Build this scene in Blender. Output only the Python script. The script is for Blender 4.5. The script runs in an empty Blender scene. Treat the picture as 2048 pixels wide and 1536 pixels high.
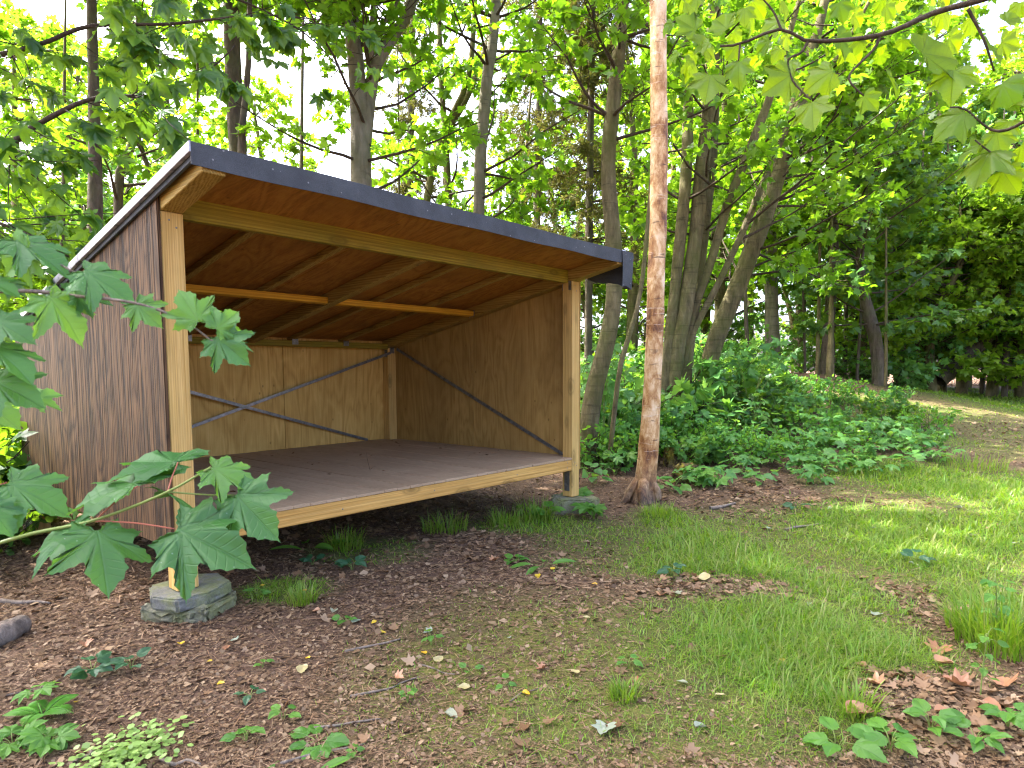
import bpy, bmesh, math, random
import numpy as np
from mathutils import Vector, Matrix
R = math.radians
rng = np.random.default_rng(7)
random.seed(7)
sc = bpy.context.scene
col = sc.collection

# ------------------------------------------------------------------ camera
FPX = 1320.47                                   # focal length in pixels of a 2048 px wide frame
CAM = np.array([-1.2343, -3.1464, 1.0083])
yaw, pit, rol = R(-49.5878), R(-4.3306), R(-0.275)
FW = np.array([-math.sin(yaw)*math.cos(pit), math.cos(yaw)*math.cos(pit), math.sin(pit)])
_rt = np.array([math.cos(yaw), math.sin(yaw), 0.0]); _up = np.cross(_rt, FW)
RT = _rt*math.cos(rol) + _up*math.sin(rol); UP = -_rt*math.sin(rol) + _up*math.cos(rol)
PX, PY = 1024+20.9, 768+74.6
cd = bpy.data.cameras.new('camera'); cam = bpy.data.objects.new('camera', cd); col.objects.link(cam)
cd.sensor_fit = 'HORIZONTAL'; cd.sensor_width = 36.0; cd.lens = FPX/2048*36.0
cd.shift_x = -20.9/2048; cd.shift_y = 74.6/2048; cd.clip_start = 0.05; cd.clip_end = 3000
cam.matrix_world = Matrix(((RT[0], UP[0], -FW[0], CAM[0]), (RT[1], UP[1], -FW[1], CAM[1]), (RT[2], UP[2], -FW[2], CAM[2]), (0, 0, 0, 1)))
sc.camera = cam
cd.dof.use_dof = True; cd.dof.focus_distance = 5.2; cd.dof.aperture_fstop = 8.0
# ------------------------------------------------------------------ sky, sun, exposure
SUN_AZ = np.array([-0.30, 0.95]); SUN_AZ = SUN_AZ/np.linalg.norm(SUN_AZ); SUN_EL = R(56)
w = bpy.data.worlds.new('World'); sc.world = w; w.use_nodes = True
nt = w.node_tree; bg = nt.nodes['Background']
sky = nt.nodes.new('ShaderNodeTexSky'); sky.sky_type = 'NISHITA'; sky.sun_disc = False
sky.sun_elevation = SUN_EL; sky.sun_rotation = math.atan2(SUN_AZ[0], SUN_AZ[1])
sky.air_density = 0.42; sky.dust_density = 6.0; sky.ozone_density = 0.3
nt.links.new(sky.outputs[0], bg.inputs[0]); bg.inputs[1].default_value = 0.15
sl_ = bpy.data.lights.new('sun', 'SUN'); sun = bpy.data.objects.new('sun', sl_); col.objects.link(sun)
sl_.energy = 2.4; sl_.angle = R(0.6); sl_.color = (1.0, 0.95, 0.86)
sd = Vector((SUN_AZ[0]*math.cos(SUN_EL), SUN_AZ[1]*math.cos(SUN_EL), math.sin(SUN_EL)))
sun.rotation_euler = (-sd).to_track_quat('-Z', 'Y').to_euler(); sun.location = (-6, 8, 14)
sc.view_settings.view_transform = 'Standard'; sc.view_settings.look = 'None'
sc.view_settings.exposure = 3.5; sc.view_settings.gamma = 1.0; sc.view_settings.use_curve_mapping = False
sc.render.engine = 'CYCLES'
cy = sc.cycles
cy.use_denoising = True; cy.denoiser = 'OPENIMAGEDENOISE'
cy.max_bounces = 7; cy.diffuse_bounces = 4; cy.glossy_bounces = 2; cy.transmission_bounces = 4; cy.transparent_max_bounces = 4
cy.caustics_reflective = False; cy.caustics_refractive = False; cy.use_adaptive_sampling = True; cy.adaptive_threshold = 0.015
cy.sample_clamp_indirect = 6; cy.filter_width = 1.15

# ------------------------------------------------------------------ helpers
FH = np.array([FW[0], FW[1]])/np.hypot(FW[0], FW[1]); RH = np.array([FH[1], -FH[0]])
def at(px, py, dep):                            # the point seen at a pixel, at a real distance in front
    r = FW + RT*(px-PX)/FPX - UP*(py-PY)/FPX
    return CAM + r*dep
def ud(x, y):
    return (x-CAM[0])*RH[0]+(y-CAM[1])*RH[1], (x-CAM[0])*FH[0]+(y-CAM[1])*FH[1]
def xy(u, d):
    return CAM[0]+RH[0]*u+FH[0]*d, CAM[1]+RH[1]*u+FH[1]*d
def gz(x, y):
    x = np.asarray(x, float); y = np.asarray(y, float)
    u, d = ud(x, y)
    t = np.clip((d-9.5)/10.5, 0, 1); rise = 0.58*t*t*(3-2*t)
    mound = .85*np.exp(-((u-5.0)/3.0)**2/2-((d-14.0)/3.3)**2/2)
    n = 0.018*np.sin(x*1.9+y*0.7)+0.014*np.sin(y*2.6-x*1.1+1.3)+0.010*np.sin(x*4.3+2.0)*np.sin(y*3.9)
    fade = np.clip((np.hypot(x-1.6, y-1.2)-0.5)/2.5, 0.25, 1)
    return -0.13+rise+mound+n*fade
def ground_hit(px, py):
    r = FW + RT*(px-PX)/FPX - UP*(py-PY)/FPX
    t = np.linspace(0.8, 45, 900)
    P = CAM[None]+t[:, None]*r[None]
    h = P[:, 2]-gz(P[:, 0], P[:, 1])
    k = np.argmax(h < 0) if (h < 0).any() else len(t)-1
    a, b = t[max(k-1, 0)], t[k]
    for _ in range(18):
        m = (a+b)/2; p = CAM+r*m
        if p[2] > gz(p[0], p[1]): a = m
        else: b = m
    p = CAM+r*b; p[2] = gz(p[0], p[1]); return p
def tag(o, label=None, cat=None, group=None, kind=None):
    if label: o['label'] = label
    if cat: o['category'] = cat
    if group: o['group'] = group
    if kind: o['kind'] = kind
    return o
def empty(name, loc, label, cat, group=None):
    o = bpy.data.objects.new(name, None); col.objects.link(o); o.location = tuple(loc); o.empty_display_size = 0.1
    return tag(o, label, cat, group)
def link(name, me, parent=None, loc=None):
    o = bpy.data.objects.new(name, me); col.objects.link(o)
    if parent is not None: o.parent = parent
    if loc is not None: o.location = tuple(loc)
    return o
def tri_mesh(name, V, T, mat, tone=None, smooth=False, leafuv=None):
    V = np.asarray(V, np.float32); T = np.asarray(T, np.int32)
    me = bpy.data.meshes.new(name)
    me.vertices.add(len(V)); me.vertices.foreach_set('co', V.ravel())
    me.loops.add(T.size); me.loops.foreach_set('vertex_index', T.ravel())
    me.polygons.add(len(T)); me.polygons.foreach_set('loop_start', np.arange(0, T.size, T.shape[1], dtype=np.int32))
    if smooth: me.polygons.foreach_set('use_smooth', np.ones(len(T), bool))
    me.update(calc_edges=True)
    if tone is not None:
        a = me.attributes.new('tone', 'FLOAT', 'FACE'); a.data.foreach_set('value', np.asarray(tone, np.float32))
    if leafuv is not None:
        a = me.attributes.new('leafuv', 'FLOAT_VECTOR', 'POINT'); a.data.foreach_set('vector', np.asarray(leafuv, np.float32).ravel())
    me.materials.append(mat)
    return me
def norm(v):
    v = np.asarray(v, float); return v/(np.linalg.norm(v, axis=-1, keepdims=True)+1e-12)
def frames(ydir, nrm):
    y = norm(ydir); n = nrm-(nrm*y).sum(-1, keepdims=True)*y; n = norm(n); return np.cross(y, n), y, n
def cloud(tv, tf, pos, ydir, nrm, size, tone):
    X, Y, N = frames(ydir, nrm)
    s = size[:, None, None]
    V = pos[:, None, :]+s*(tv[None, :, 0:1]*X[:, None]+tv[None, :, 1:2]*Y[:, None]+tv[None, :, 2:3]*N[:, None])
    k = len(tv); n = len(pos)
    F = (tf[None]+(np.arange(n)*k)[:, None, None]).reshape(-1, tf.shape[1])
    return V.reshape(-1, 3), F, np.repeat(tone, len(tf))
class Geo:                                      # joins several clouds or tubes of one part
    def __init__(s): s.V = []; s.F = []; s.t = []; s.n = 0
    def add(s, V, F, t=None):
        if len(V) == 0: return
        s.V.append(V); s.F.append(F+s.n); s.n += len(V); s.t.append(t if t is not None else np.zeros(len(F)))
    def mesh(s, name, mat, smooth=False):
        return tri_mesh(name, np.concatenate(s.V), np.concatenate(s.F), mat, np.concatenate(s.t), smooth)
def resample(P, n):
    P = np.asarray(P, float); L = np.r_[0, np.cumsum(np.linalg.norm(np.diff(P[:, :3], axis=0), axis=1))]
    q = np.linspace(0, L[-1], n)
    # Catmull-Rom through the points
    out = []
    for v in q:
        i = min(max(np.searchsorted(L, v)-1, 0), len(P)-2); t = (v-L[i])/max(L[i+1]-L[i], 1e-9)
        p0 = P[max(i-1, 0)]; p1 = P[i]; p2 = P[i+1]; p3 = P[min(i+2, len(P)-1)]
        out.append(0.5*((2*p1)+(-p0+p2)*t+(2*p0-5*p1+4*p2-p3)*t*t+(-p0+3*p1-3*p2+p3)*t**3))
    return np.array(out)
def tube(P, Rr, sides=6, wob=0.0, seed=0):
    P = np.asarray(P, float); Rr = np.asarray(Rr, float); n = len(P)
    T = norm(np.gradient(P, axis=0)); ref = np.array([0.31, 0.17, 0.93])
    if abs(T[0] @ norm(ref)) > 0.9: ref = np.array([1.0, 0.2, 0.1])
    A = norm(np.cross(T, ref)); B = np.cross(T, A)
    a = np.arange(sides)/sides*2*math.pi
    rr = Rr[:, None]*np.ones((1, sides))
    if wob:
        g = np.random.default_rng(seed); ph = g.uniform(0, 6.28, 4)
        z = np.arange(n)[:, None]
        rr = rr*(1+wob*(np.sin(a[None]*2+ph[0]+z*.23)+.6*np.sin(a[None]*3+ph[1]-z*.41)+.7*np.sin(z*.9+ph[2])+.5*g.normal(size=(n, sides))))
    V = P[:, None]+rr[..., None]*(np.cos(a)[None, :, None]*A[:, None]+np.sin(a)[None, :, None]*B[:, None])
    i = np.arange(n-1)[:, None]*sides; j = np.arange(sides)[None]; j2 = (j+1) % sides
    q = np.stack([i+j, i+j2, i+sides+j2, i+sides+j], -1).reshape(-1, 4)
    F = np.concatenate([q[:, [0, 1, 2]], q[:, [0, 2, 3]]])
    V = V.reshape(-1, 3)
    V = np.concatenate([V, P[-1:]]); e = len(V)-1; b = (n-1)*sides
    cap = np.array([[b+k, b+(k+1) % sides, e] for k in range(sides)])
    return V, np.concatenate([F, cap])

# ------------------------------------------------------------------ materials
class NT:
    def __init__(s, name):
        s.m = bpy.data.materials.new(name); s.m.use_nodes = True; s.t = s.m.node_tree; s.t.nodes.clear()
        s.out = s.t.nodes.new('ShaderNodeOutputMaterial')
    def n(s, typ, **kw):
        k = s.t.nodes.new('ShaderNode'+typ)
        for a, b in kw.items():
            if a.startswith('i_'):
                key = a[2:]; key = int(key) if key.isdigit() else key.replace('_', ' ')
                s.set(k.inputs[key], b)
            else: setattr(k, a, b)
        return k
    def set(s, inp, v):
        if isinstance(v, bpy.types.NodeSocket): s.t.links.new(v, inp)
        elif isinstance(v, bpy.types.Node): s.t.links.new(v.outputs[0], inp)
        else:
            if inp.type == 'RGBA' and len(v) == 3: v = (*v, 1)
            inp.default_value = v
    def math(s, op, a, b=0.5, c=None):
        k = s.n('Math', operation=op); s.set(k.inputs[0], a); s.set(k.inputs[1], b)
        if c is not None: s.set(k.inputs[2], c)
        return k.outputs[0]
    def ramp(s, f, stops, interp='LINEAR'):
        k = s.n('ValToRGB'); s.set(k.inputs[0], f); e = k.color_ramp.elements; k.color_ramp.interpolation = interp
        while len(e) < len(stops): e.new(0.5)
        for x, (p, c) in zip(e, stops):
            x.position = p; x.color = (*c, 1) if len(c) == 3 else c
        return k.outputs[0]
    def mix(s, f, a, b, mode='MIX'):
        k = s.n('Mix', data_type='RGBA', blend_type=mode); s.set(k.inputs[0], f); s.set(k.inputs[6], a); s.set(k.inputs[7], b); return k.outputs[2]
    def coord(s, scale=(1, 1, 1), loc=(0, 0, 0), rot=(0, 0, 0), kind='Object'):
        c = s.n('TexCoord'); m = s.n('Mapping'); s.t.links.new(c.outputs[kind], m.inputs[0])
        m.inputs['Scale'].default_value = scale; m.inputs['Location'].default_value = loc; m.inputs['Rotation'].default_value = rot
        return m.outputs[0]
    def noise(s, vec, scale=5, detail=4, rough=.55, dist=0):
        k = s.n('TexNoise'); s.set(k.inputs['Vector'], vec); k.inputs['Scale'].default_value = scale
        k.inputs['Detail'].default_value = detail; k.inputs['Roughness'].default_value = rough; k.inputs['Distortion'].default_value = dist
        return k.outputs[0]
    def bump(s, h, strength=.3, dist=.01):
        k = s.n('Bump'); s.set(k.inputs['Height'], h); k.inputs['Strength'].default_value = strength; k.inputs['Distance'].default_value = dist
        return k.outputs[0]
    def finish(s, colr, rough=.7, nrm=None, spec=.3, metal=0.0):
        p = s.n('BsdfPrincipled'); s.set(p.inputs['Base Color'], colr); s.set(p.inputs['Roughness'], rough)
        p.inputs['Specular IOR Level'].default_value = spec; s.set(p.inputs['Metallic'], metal)
        if nrm is not None: s.set(p.inputs['Normal'], nrm)
        s.t.links.new(p.outputs[0], s.out.inputs[0]); return s.m
def wood(name, c0, c1, c2, axis='Z', along=1.3, across=26, knots=True, rough=.7, bump=.25, seed=0.0, stain=None):
    t = NT(name)
    def sc3(al, ac): return {'X': (al, ac, ac), 'Y': (ac, al, ac), 'Z': (ac, ac, al)}[axis]
    base = t.coord((1, 1, 1), (seed, seed*1.7, seed*.6))
    def scaled(v):
        k = t.n('VectorMath', operation='MULTIPLY'); t.set(k.inputs[0], base); k.inputs[1].default_value = v; return k.outputs[0]
    warp = t.noise(scaled(sc3(1.2, 5)), 1, 2, .5)
    g1 = t.noise(scaled(sc3(along, across)), 1.0, 5, .62, 1.6)
    rings = t.n('TexWave', wave_type='RINGS', rings_direction='SPHERICAL'); t.set(rings.inputs['Vector'], scaled(sc3(along*.16, across*.42)))
    rings.inputs['Scale'].default_value = .9; rings.inputs['Distortion'].default_value = 7; rings.inputs['Detail'].default_value = 2; rings.inputs['Detail Scale'].default_value = .8
    f = t.math('ADD', t.math('MULTIPLY', g1, .82), t.math('MULTIPLY', rings.outputs[1], .18))
    c = t.ramp(f, [(.25, c2), (.48, c1), (.72, c0)])
    c = t.mix(t.math('MULTIPLY', t.ramp(warp, [(.38, (0, 0, 0)), (.68, (1, 1, 1))]), .35), c, c2)
    if knots:
        v = t.n('TexVoronoi', feature='F1'); t.set(v.inputs['Vector'], scaled(sc3(3.1, 8.0))); v.inputs['Scale'].default_value = 1; v.inputs['Randomness'].default_value = 1
        kn = t.ramp(v.outputs['Distance'], [(.10, (1, 1, 1)), (.17, (.35, .35, .35)), (.20, (.8, .8, .8)), (.26, (.15, .15, .15)), (.32, (0, 0, 0))])
        c = t.mix(t.math('MULTIPLY', kn, .8), c, tuple(x*.40 for x in c1))
    if stain is not None:
        st = t.ramp(t.noise(scaled((3.2, 3.2, 2.4)), 1, 5, .65), [(.45, (0, 0, 0)), (.7, (1, 1, 1))])
        c = t.mix(t.math('MULTIPLY', st, .55), c, stain)
    fine = t.noise(scaled(sc3(along*4, across*3)), 1, 3, .6)
    c = t.mix(.6, c, t.ramp(fine, [(.3, (.5, .5, .5)), (.7, (1.1, 1.1, 1.1))]), 'MULTIPLY')
    return t.finish(c, rough, t.bump(t.math('ADD', f, t.math('MULTIPLY', fine, .5)), bump, .004), .25)
def plywood(name, c0, c1, c2, stain, axis='Z', seed=0.0, cracks=0.0):
    t = NT(name); base = t.coord((1, 1, 1), (seed, seed*1.3, seed*.7))
    def scaled(v):
        k = t.n('VectorMath', operation='MULTIPLY'); t.set(k.inputs[0], base); k.inputs[1].default_value = v; return k.outputs[0]
    def s3(al, ac): return {'X': (al, ac, ac), 'Y': (ac, al, ac), 'Z': (ac, ac, al)}[axis]
    field = t.noise(scaled(s3(.75, 3.0)), 1, 3, .5, .6)
    iso = t.math('PINGPONG', t.math('MULTIPLY', field, 11.0), .5)
    g = t.noise(scaled(s3(1.6, 95)), 1, 5, .65, .4)
    f = t.math('ADD', t.math('MULTIPLY', iso, .42 if not cracks else .85), t.math('MULTIPLY', g, .62 if not cracks else .42))
    c = t.ramp(f, [(.18, c2), (.42, c1), (.70, c0)])
    st = t.ramp(t.noise(scaled((2.1, 2.1, 1.5)), 1, 6, .68), [(.42, (0, 0, 0)), (.72, (1, 1, 1))])
    c = t.mix(t.math('MULTIPLY', st, .6), c, stain)
    fl = t.n('TexVoronoi', feature='F1'); t.set(fl.inputs['Vector'], scaled((9, 9, 6))); fl.inputs['Scale'].default_value = 1
    c = t.mix(t.math('MULTIPLY', t.ramp(fl.outputs['Distance'], [(.04, (1, 1, 1)), (.09, (0, 0, 0))]), .55), c, tuple(x*.3 for x in c2))
    h = t.math('MULTIPLY', f, 1.0)
    if cracks:
        cr = t.noise(scaled(s3(.55, 34)), 1, 2, .5, .35)
        line = t.ramp(t.math('ABSOLUTE', t.math('SUBTRACT', cr, .5)), [(.0, (1, 1, 1)), (.02, (.75, .75, .75)), (.055, (0, 0, 0))])
        c = t.mix(t.math('MULTIPLY', line, cracks), c, tuple(x*.22 for x in c2))
        h = t.math('SUBTRACT', h, t.math('MULTIPLY', line, 1.6))
    return t.finish(c, .72, t.bump(h, .6 if cracks else .12, .004), .22)
M = {}
M['post'] = wood('post_wood', (.76, .52, .19), (.64, .41, .13), (.42, .24, .06), 'Z', .9, 75, True, stain=(.48, .33, .09))
M['beam'] = wood('green_treated_beam_wood', (.38, .285, .03), (.28, .20, .018), (.14, .095, .008), 'X', 1.0, 85, True, seed=3.1, stain=(.18, .17, .014))
M['sill'] = wood('orange_beam_wood', (.76, .47, .15), (.64, .36, .095), (.40, .20, .04), 'X', 1.1, 75, True, seed=8.4)
M['rafter'] = wood('brown_rafter_wood', (.48, .34, .10), (.35, .225, .05), (.18, .105, .018), 'Y', 1.0, 85, True, seed=5.5)
M['batten'] = wood('yellow_batten_wood', (.74, .42, .035), (.62, .31, .018), (.40, .17, .008), 'X', 1.2, 75, True, seed=1.9)
M['board'] = wood('grey_floorboard_wood', (.54, .395, .255), (.45, .315, .19), (.31, .205, .115), 'Y', 2.2, 130, False, rough=.65, bump=.2, seed=2.2, stain=(.36, .24, .14))
M['ply'] = plywood('golden_plywood', (.74, .50, .17), (.61, .38, .105), (.40, .22, .05), (.40, .23, .05), 'Z', 0.7)
M['ply_shaded'] = plywood('shaded_plywood', (.50, .32, .10), (.39, .24, .068), (.24, .14, .036), (.22, .125, .034), 'Z', 6.3)  # back wall plywood again, darkened in colour for the shade on the side wall
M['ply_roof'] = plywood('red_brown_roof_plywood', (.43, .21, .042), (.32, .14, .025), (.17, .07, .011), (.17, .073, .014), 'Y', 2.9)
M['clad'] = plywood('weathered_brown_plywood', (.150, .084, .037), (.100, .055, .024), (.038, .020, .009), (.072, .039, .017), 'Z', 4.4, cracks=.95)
def felt():
    t = NT('roof_felt'); c = t.coord()
    n1 = t.noise(c, 6, 5, .6); n2 = t.noise(c, 420, 2, .6)
    k = t.ramp(n1, [(.35, (.040, .046, .053)), (.65, (.070, .080, .089))])
    k = t.mix(.6, k, t.ramp(n2, [(.35, (.35, .35, .35)), (.7, (1.35, 1.35, 1.35))]), 'MULTIPLY')
    sp = t.n('TexVoronoi', feature='F1'); t.set(sp.inputs['Vector'], c); sp.inputs['Scale'].default_value = 16
    k = t.mix(t.math('MULTIPLY', t.ramp(sp.outputs['Distance'], [(.05, (1, 1, 1)), (.08, (0, 0, 0))]), .5), k, (.35, .36, .36))
    return t.finish(k, .75, t.bump(t.math('ADD', n2, t.math('MULTIPLY', n1, 3)), .35, .004), .4)
M['felt'] = felt()
def felt_glare():
    t = NT('sunlit_felt_edge'); c = t.coord()
    n1 = t.noise(c, 14, 5, .7)
    k = t.ramp(n1, [(.36, (.10, .10, .11)), (.50, (.36, .36, .40)), (.7, (.52, .52, .57))])  # pale tones paint the sun glancing off the felt roof edge
    return t.finish(k, .42, t.bump(n1, .4, .006), .5, .25)
M['felt_glare'] = felt_glare()
def metal():
    t = NT('galvanised_steel'); c = t.coord()
    n1 = t.noise(c, 30, 4, .6)
    k = t.ramp(n1, [(.3, (.13, .13, .12)), (.7, (.28, .28, .27))])
    return t.finish(k, .45, None, .5, .75)
M['metal'] = metal()
def stone(name, a, b, moss):
    t = NT(name); c = t.coord()
    n1 = t.noise(c, 9, 6, .65); n2 = t.noise(c, 90, 3, .6)
    k = t.ramp(n1, [(.3, a), (.7, b)])
    g = t.n('NewGeometry'); sx = t.n('SeparateXYZ'); t.t.links.new(g.outputs['Normal'], sx.inputs[0])
    ms = t.ramp(t.noise(c, 7, 5, .7), [(.42, (0, 0, 0)), (.6, (1, 1, 1))])
    k = t.mix(t.math('MULTIPLY', ms, .75), k, moss)
    k = t.mix(.5, k, t.ramp(n2, [(.3, (.5, .5, .5)), (.7, (1.2, 1.2, 1.2))]), 'MULTIPLY')
    return t.finish(k, .85, t.bump(t.math('ADD', n1, t.math('MULTIPLY', n2, .3)), .6, .012), .2)
M['slab'] = stone('grey_concrete', (.12, .123, .112), (.21, .213, .185), (.165, .185, .06))
M['rock'] = stone('lichen_rock', (.11, .11, .075), (.27, .26, .18), (.17, .18, .06))
M['mossrock'] = stone('mossy_stump', (.07, .055, .03), (.13, .10, .05), (.30, .26, .03))
def bark(name, a, b, cc, scale=9, bands=.0, moss=None, bumpd=.012):
    t = NT(name); c = t.coord((1, 1, .28)); c2 = t.coord((.35, .35, 4.2))
    n1 = t.noise(c, scale*1.6, 6, .65, .4); n2 = t.noise(c2, 6, 4, .65, .3); n3 = t.noise(t.coord(), 2.3, 3, .6)
    k = t.ramp(n1, [(.3, a), (.5, b), (.72, cc)])
    if bands:
        k = t.mix(t.math('MULTIPLY', t.ramp(n2, [(.56, (0, 0, 0)), (.66, (1, 1, 1))]), bands), k, tuple(x*.5 for x in a))
    if moss is not None:
        k = t.mix(t.math('MULTIPLY', t.ramp(n3, [(.42, (0, 0, 0)), (.65, (1, 1, 1))]), .6), k, moss)
    return t.finish(k, .85, t.bump(t.math('ADD', n1, t.math('MULTIPLY', n2, .6)), .9, bumpd*1.6), .2)
M['bark_grey'] = bark('grey_smooth_bark', (.095, .085, .062), (.175, .157, .115), (.26, .235, .175), 7, .6, (.12, .12, .055))
M['bark_olive'] = bark('olive_mossy_bark', (.055, .046, .022), (.115, .096, .047), (.19, .16, .085), 9, .55, (.085, .095, .02))
M['bark_dark'] = bark('dark_rough_bark', (.045, .035, .026), (.085, .068, .05), (.14, .115, .085), 12, .2, (.08, .09, .035))
M['twig'] = bark('dark_twig_bark', (.035, .026, .018), (.06, .045, .03), (.10, .075, .05), 30, .0)
M['drystem'] = bark('dry_brown_stem', (.06, .04, .025), (.11, .075, .045), (.17, .12, .075), 26, .2)
M['stick'] = bark('dry_stick_bark', (.10, .08, .065), (.19, .155, .125), (.30, .25, .20), 26, .3)
def birch():
    t = NT('birch_bark'); c = t.coord((1, 1, 1)); cz = t.coord((2.2, 2.2, 26)); cb = t.coord((1, 1, .55))
    big = t.noise(cb, 5.5, 5, .62, .5); med = t.noise(t.coord((1, 1, .5)), 24, 6, .7, .6); band = t.noise(cz, 1.4, 5, .6, .2)
    k = t.ramp(t.math('ADD', t.math('MULTIPLY', big, .70), t.math('MULTIPLY', med, .34)), [(.38, (.11, .04, .013)), (.45, (.29, .13, .04)), (.51, (.46, .265, .105)), (.57, (.62, .43, .235)), (.65, (.74, .58, .39))])
    line = t.ramp(band, [(.61, (0, 0, 0)), (.635, (1, 1, 1)), (.66, (0, 0, 0))])
    k = t.mix(t.math('MULTIPLY', line, .55), k, (.70, .60, .48))
    dk = t.ramp(t.noise(t.coord((1.0, 1.0, 5.5)), 4.2, 4, .6, .3), [(.60, (0, 0, 0)), (.68, (1, 1, 1))])
    k = t.mix(t.math('MULTIPLY', dk, .9), k, (.085, .04, .02))
    sx = t.n('SeparateXYZ'); t.set(sx.inputs[0], t.n('NewGeometry').outputs['Position'])
    lo = t.n('MapRange'); t.set(lo.inputs[0], t.math('ADD', sx.outputs[2], t.math('MULTIPLY', med, .3))); lo.inputs[1].default_value = .05; lo.inputs[2].default_value = .42; lo.inputs[3].default_value = 1; lo.inputs[4].default_value = 0
    k = t.mix(lo.outputs[0], k, t.ramp(med, [(.35, (.03, .02, .013)), (.6, (.13, .075, .045)), (.75, (.24, .16, .11))]))
    return t.finish(k, .55, t.bump(t.math('ADD', med, t.math('MULTIPLY', line, .6)), .5, .010), .4)
M['birch'] = birch()
def leafmat(name, cols, trans, tfac=.42, gloss=.05, rough=.35, veins=False, back=None, vein_c=None):
    t = NT(name)
    a = t.n('Attribute', attribute_name='tone'); o = t.n('ObjectInfo')
    f = t.math('FRACT', t.math('ADD', a.outputs['Fac'], o.outputs['Random']))
    n = len(cols)
    k = t.ramp(f, [(i/(n-1), c) for i, c in enumerate(cols)])
    tr = t.ramp(f, [(i/(len(trans)-1), c) for i, c in enumerate(trans)])
    nrm = None
    if veins:
        v = t.n('Attribute', attribute_name='leafuv'); sx = t.n('SeparateXYZ'); t.t.links.new(v.outputs['Vector'], sx.inputs[0])
        ang = t.math('ABSOLUTE', t.math('ARCTAN2', sx.outputs[0], sx.outputs[1]))
        rr = t.math('SQRT', t.math('ADD', t.math('MULTIPLY', sx.outputs[0], sx.outputs[0]), t.math('MULTIPLY', sx.outputs[1], sx.outputs[1])))
        dd = t.math('MULTIPLY', t.math('PINGPONG', ang, .40), rr)
        ve = t.n('MapRange'); t.set(ve.inputs[0], dd); ve.inputs[1].default_value = .006; ve.inputs[2].default_value = .022; ve.inputs[3].default_value = 1; ve.inputs[4].default_value = 0
        # side veins, forking off the main ones
        sv = t.math('PINGPONG', t.math('ADD', t.math('MULTIPLY', rr, 1.0), t.math('MULTIPLY', dd, -.8)), .055)
        s2 = t.n('MapRange'); t.set(s2.inputs[0], sv); s2.inputs[1].default_value = .003; s2.inputs[2].default_value = .011; s2.inputs[3].default_value = .45; s2.inputs[4].default_value = 0
        vm = t.math('MAXIMUM', ve.outputs[0], s2.outputs[0])
        sp = t.n('TexVoronoi', feature='F1'); t.set(sp.inputs['Vector'], v.outputs['Vector']); sp.inputs['Scale'].default_value = 7
        vc = vein_c or (.20, .30, .12)
        k = t.mix(t.math('MULTIPLY', vm, .5), k, vc)
        k = t.mix(t.math('MULTIPLY', t.ramp(t.noise(v.outputs['Vector'], 3.5, 3, .6), [(.35, (0, 0, 0)), (.7, (1, 1, 1))]), .3), k, tuple(x*.6 for x in cols[0]))
        k = t.mix(t.math('MULTIPLY', t.ramp(sp.outputs['Distance'], [(.05, (1, 1, 1)), (.075, (0, 0, 0))]), .55), k, (.45, .55, .42))
        nrm = t.bump(t.math('SUBTRACT', 1.0, vm), .35, .01)
        tr = t.mix(t.math('MULTIPLY', vm, .45), tr, tuple(x*.45 for x in trans[0]))
    if back is not None:
        g = t.n('NewGeometry'); k = t.mix(t.math('MULTIPLY', g.outputs['Backfacing'], .6), k, back)
    d = t.n('BsdfDiffuse'); t.set(d.inputs[0], k)
    tl = t.n('BsdfTranslucent'); t.set(tl.inputs[0], tr)
    if nrm is not None: t.set(d.inputs['Normal'], nrm)
    m1 = t.n('MixShader'); m1.inputs[0].default_value = tfac
    t.t.links.new(d.outputs[0], m1.inputs[1]); t.t.links.new(tl.outputs[0], m1.inputs[2])
    fin = m1
    if gloss:
        gl = t.n('BsdfGlossy'); gl.inputs['Roughness'].default_value = rough; gl.inputs[0].default_value = (.9, .95, 1, 1)
        if nrm is not None: t.set(gl.inputs['Normal'], nrm)
        m2 = t.n('MixShader'); m2.inputs[0].default_value = gloss
        t.t.links.new(m1.outputs[0], m2.inputs[1]); t.t.links.new(gl.outputs[0], m2.inputs[2]); fin = m2
    t.t.links.new(fin.outputs[0], t.out.inputs[0]); return t.m
M['maple'] = leafmat('maple_leaf_green', [(.055, .125, .010), (.085, .18, .012), (.13, .24, .016), (.07, .15, .012)], [(.19, .42, .010), (.27, .52, .014), (.22, .45, .012)], .48, .02)
M['maple_dark'] = leafmat('maple_leaf_dark_green', [(.030, .090, .022), (.048, .13, .028), (.065, .16, .028), (.036, .10, .025)], [(.16, .32, .012), (.24, .42, .016), (.18, .34, .012)], .45, .025)
M['maple_far'] = leafmat('far_leaf_green', [(.075, .14, .012), (.12, .22, .016), (.18, .29, .022), (.10, .18, .014)], [(.24, .46, .014), (.32, .55, .022), (.27, .49, .018)], .48, .012)
M['hero'] = leafmat('sycamore_leaf_green', [(.042, .14, .034), (.056, .17, .038), (.045, .15, .032)], [(.12, .32, .03), (.16, .38, .035)], .34, .028, .4, True, (.11, .20, .10), (.085, .21, .07))
M['hero_pale'] = leafmat('young_leaf_pale_green', [(.075, .21, .04), (.10, .25, .05), (.07, .19, .035)], [(.24, .50, .03), (.30, .56, .05)], .42, .025, .4, True, (.16, .26, .13), (.16, .31, .09))
M['plane'] = leafmat('plane_leaf_yellow_green', [(.05, .12, .006), (.075, .155, .008), (.09, .17, .008), (.04, .10, .008)], [(.36, .56, .004), (.50, .70, .006), (.26, .46, .006)], .6, .02, .4, True, (.12, .20, .06), (.15, .26, .03))
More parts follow.
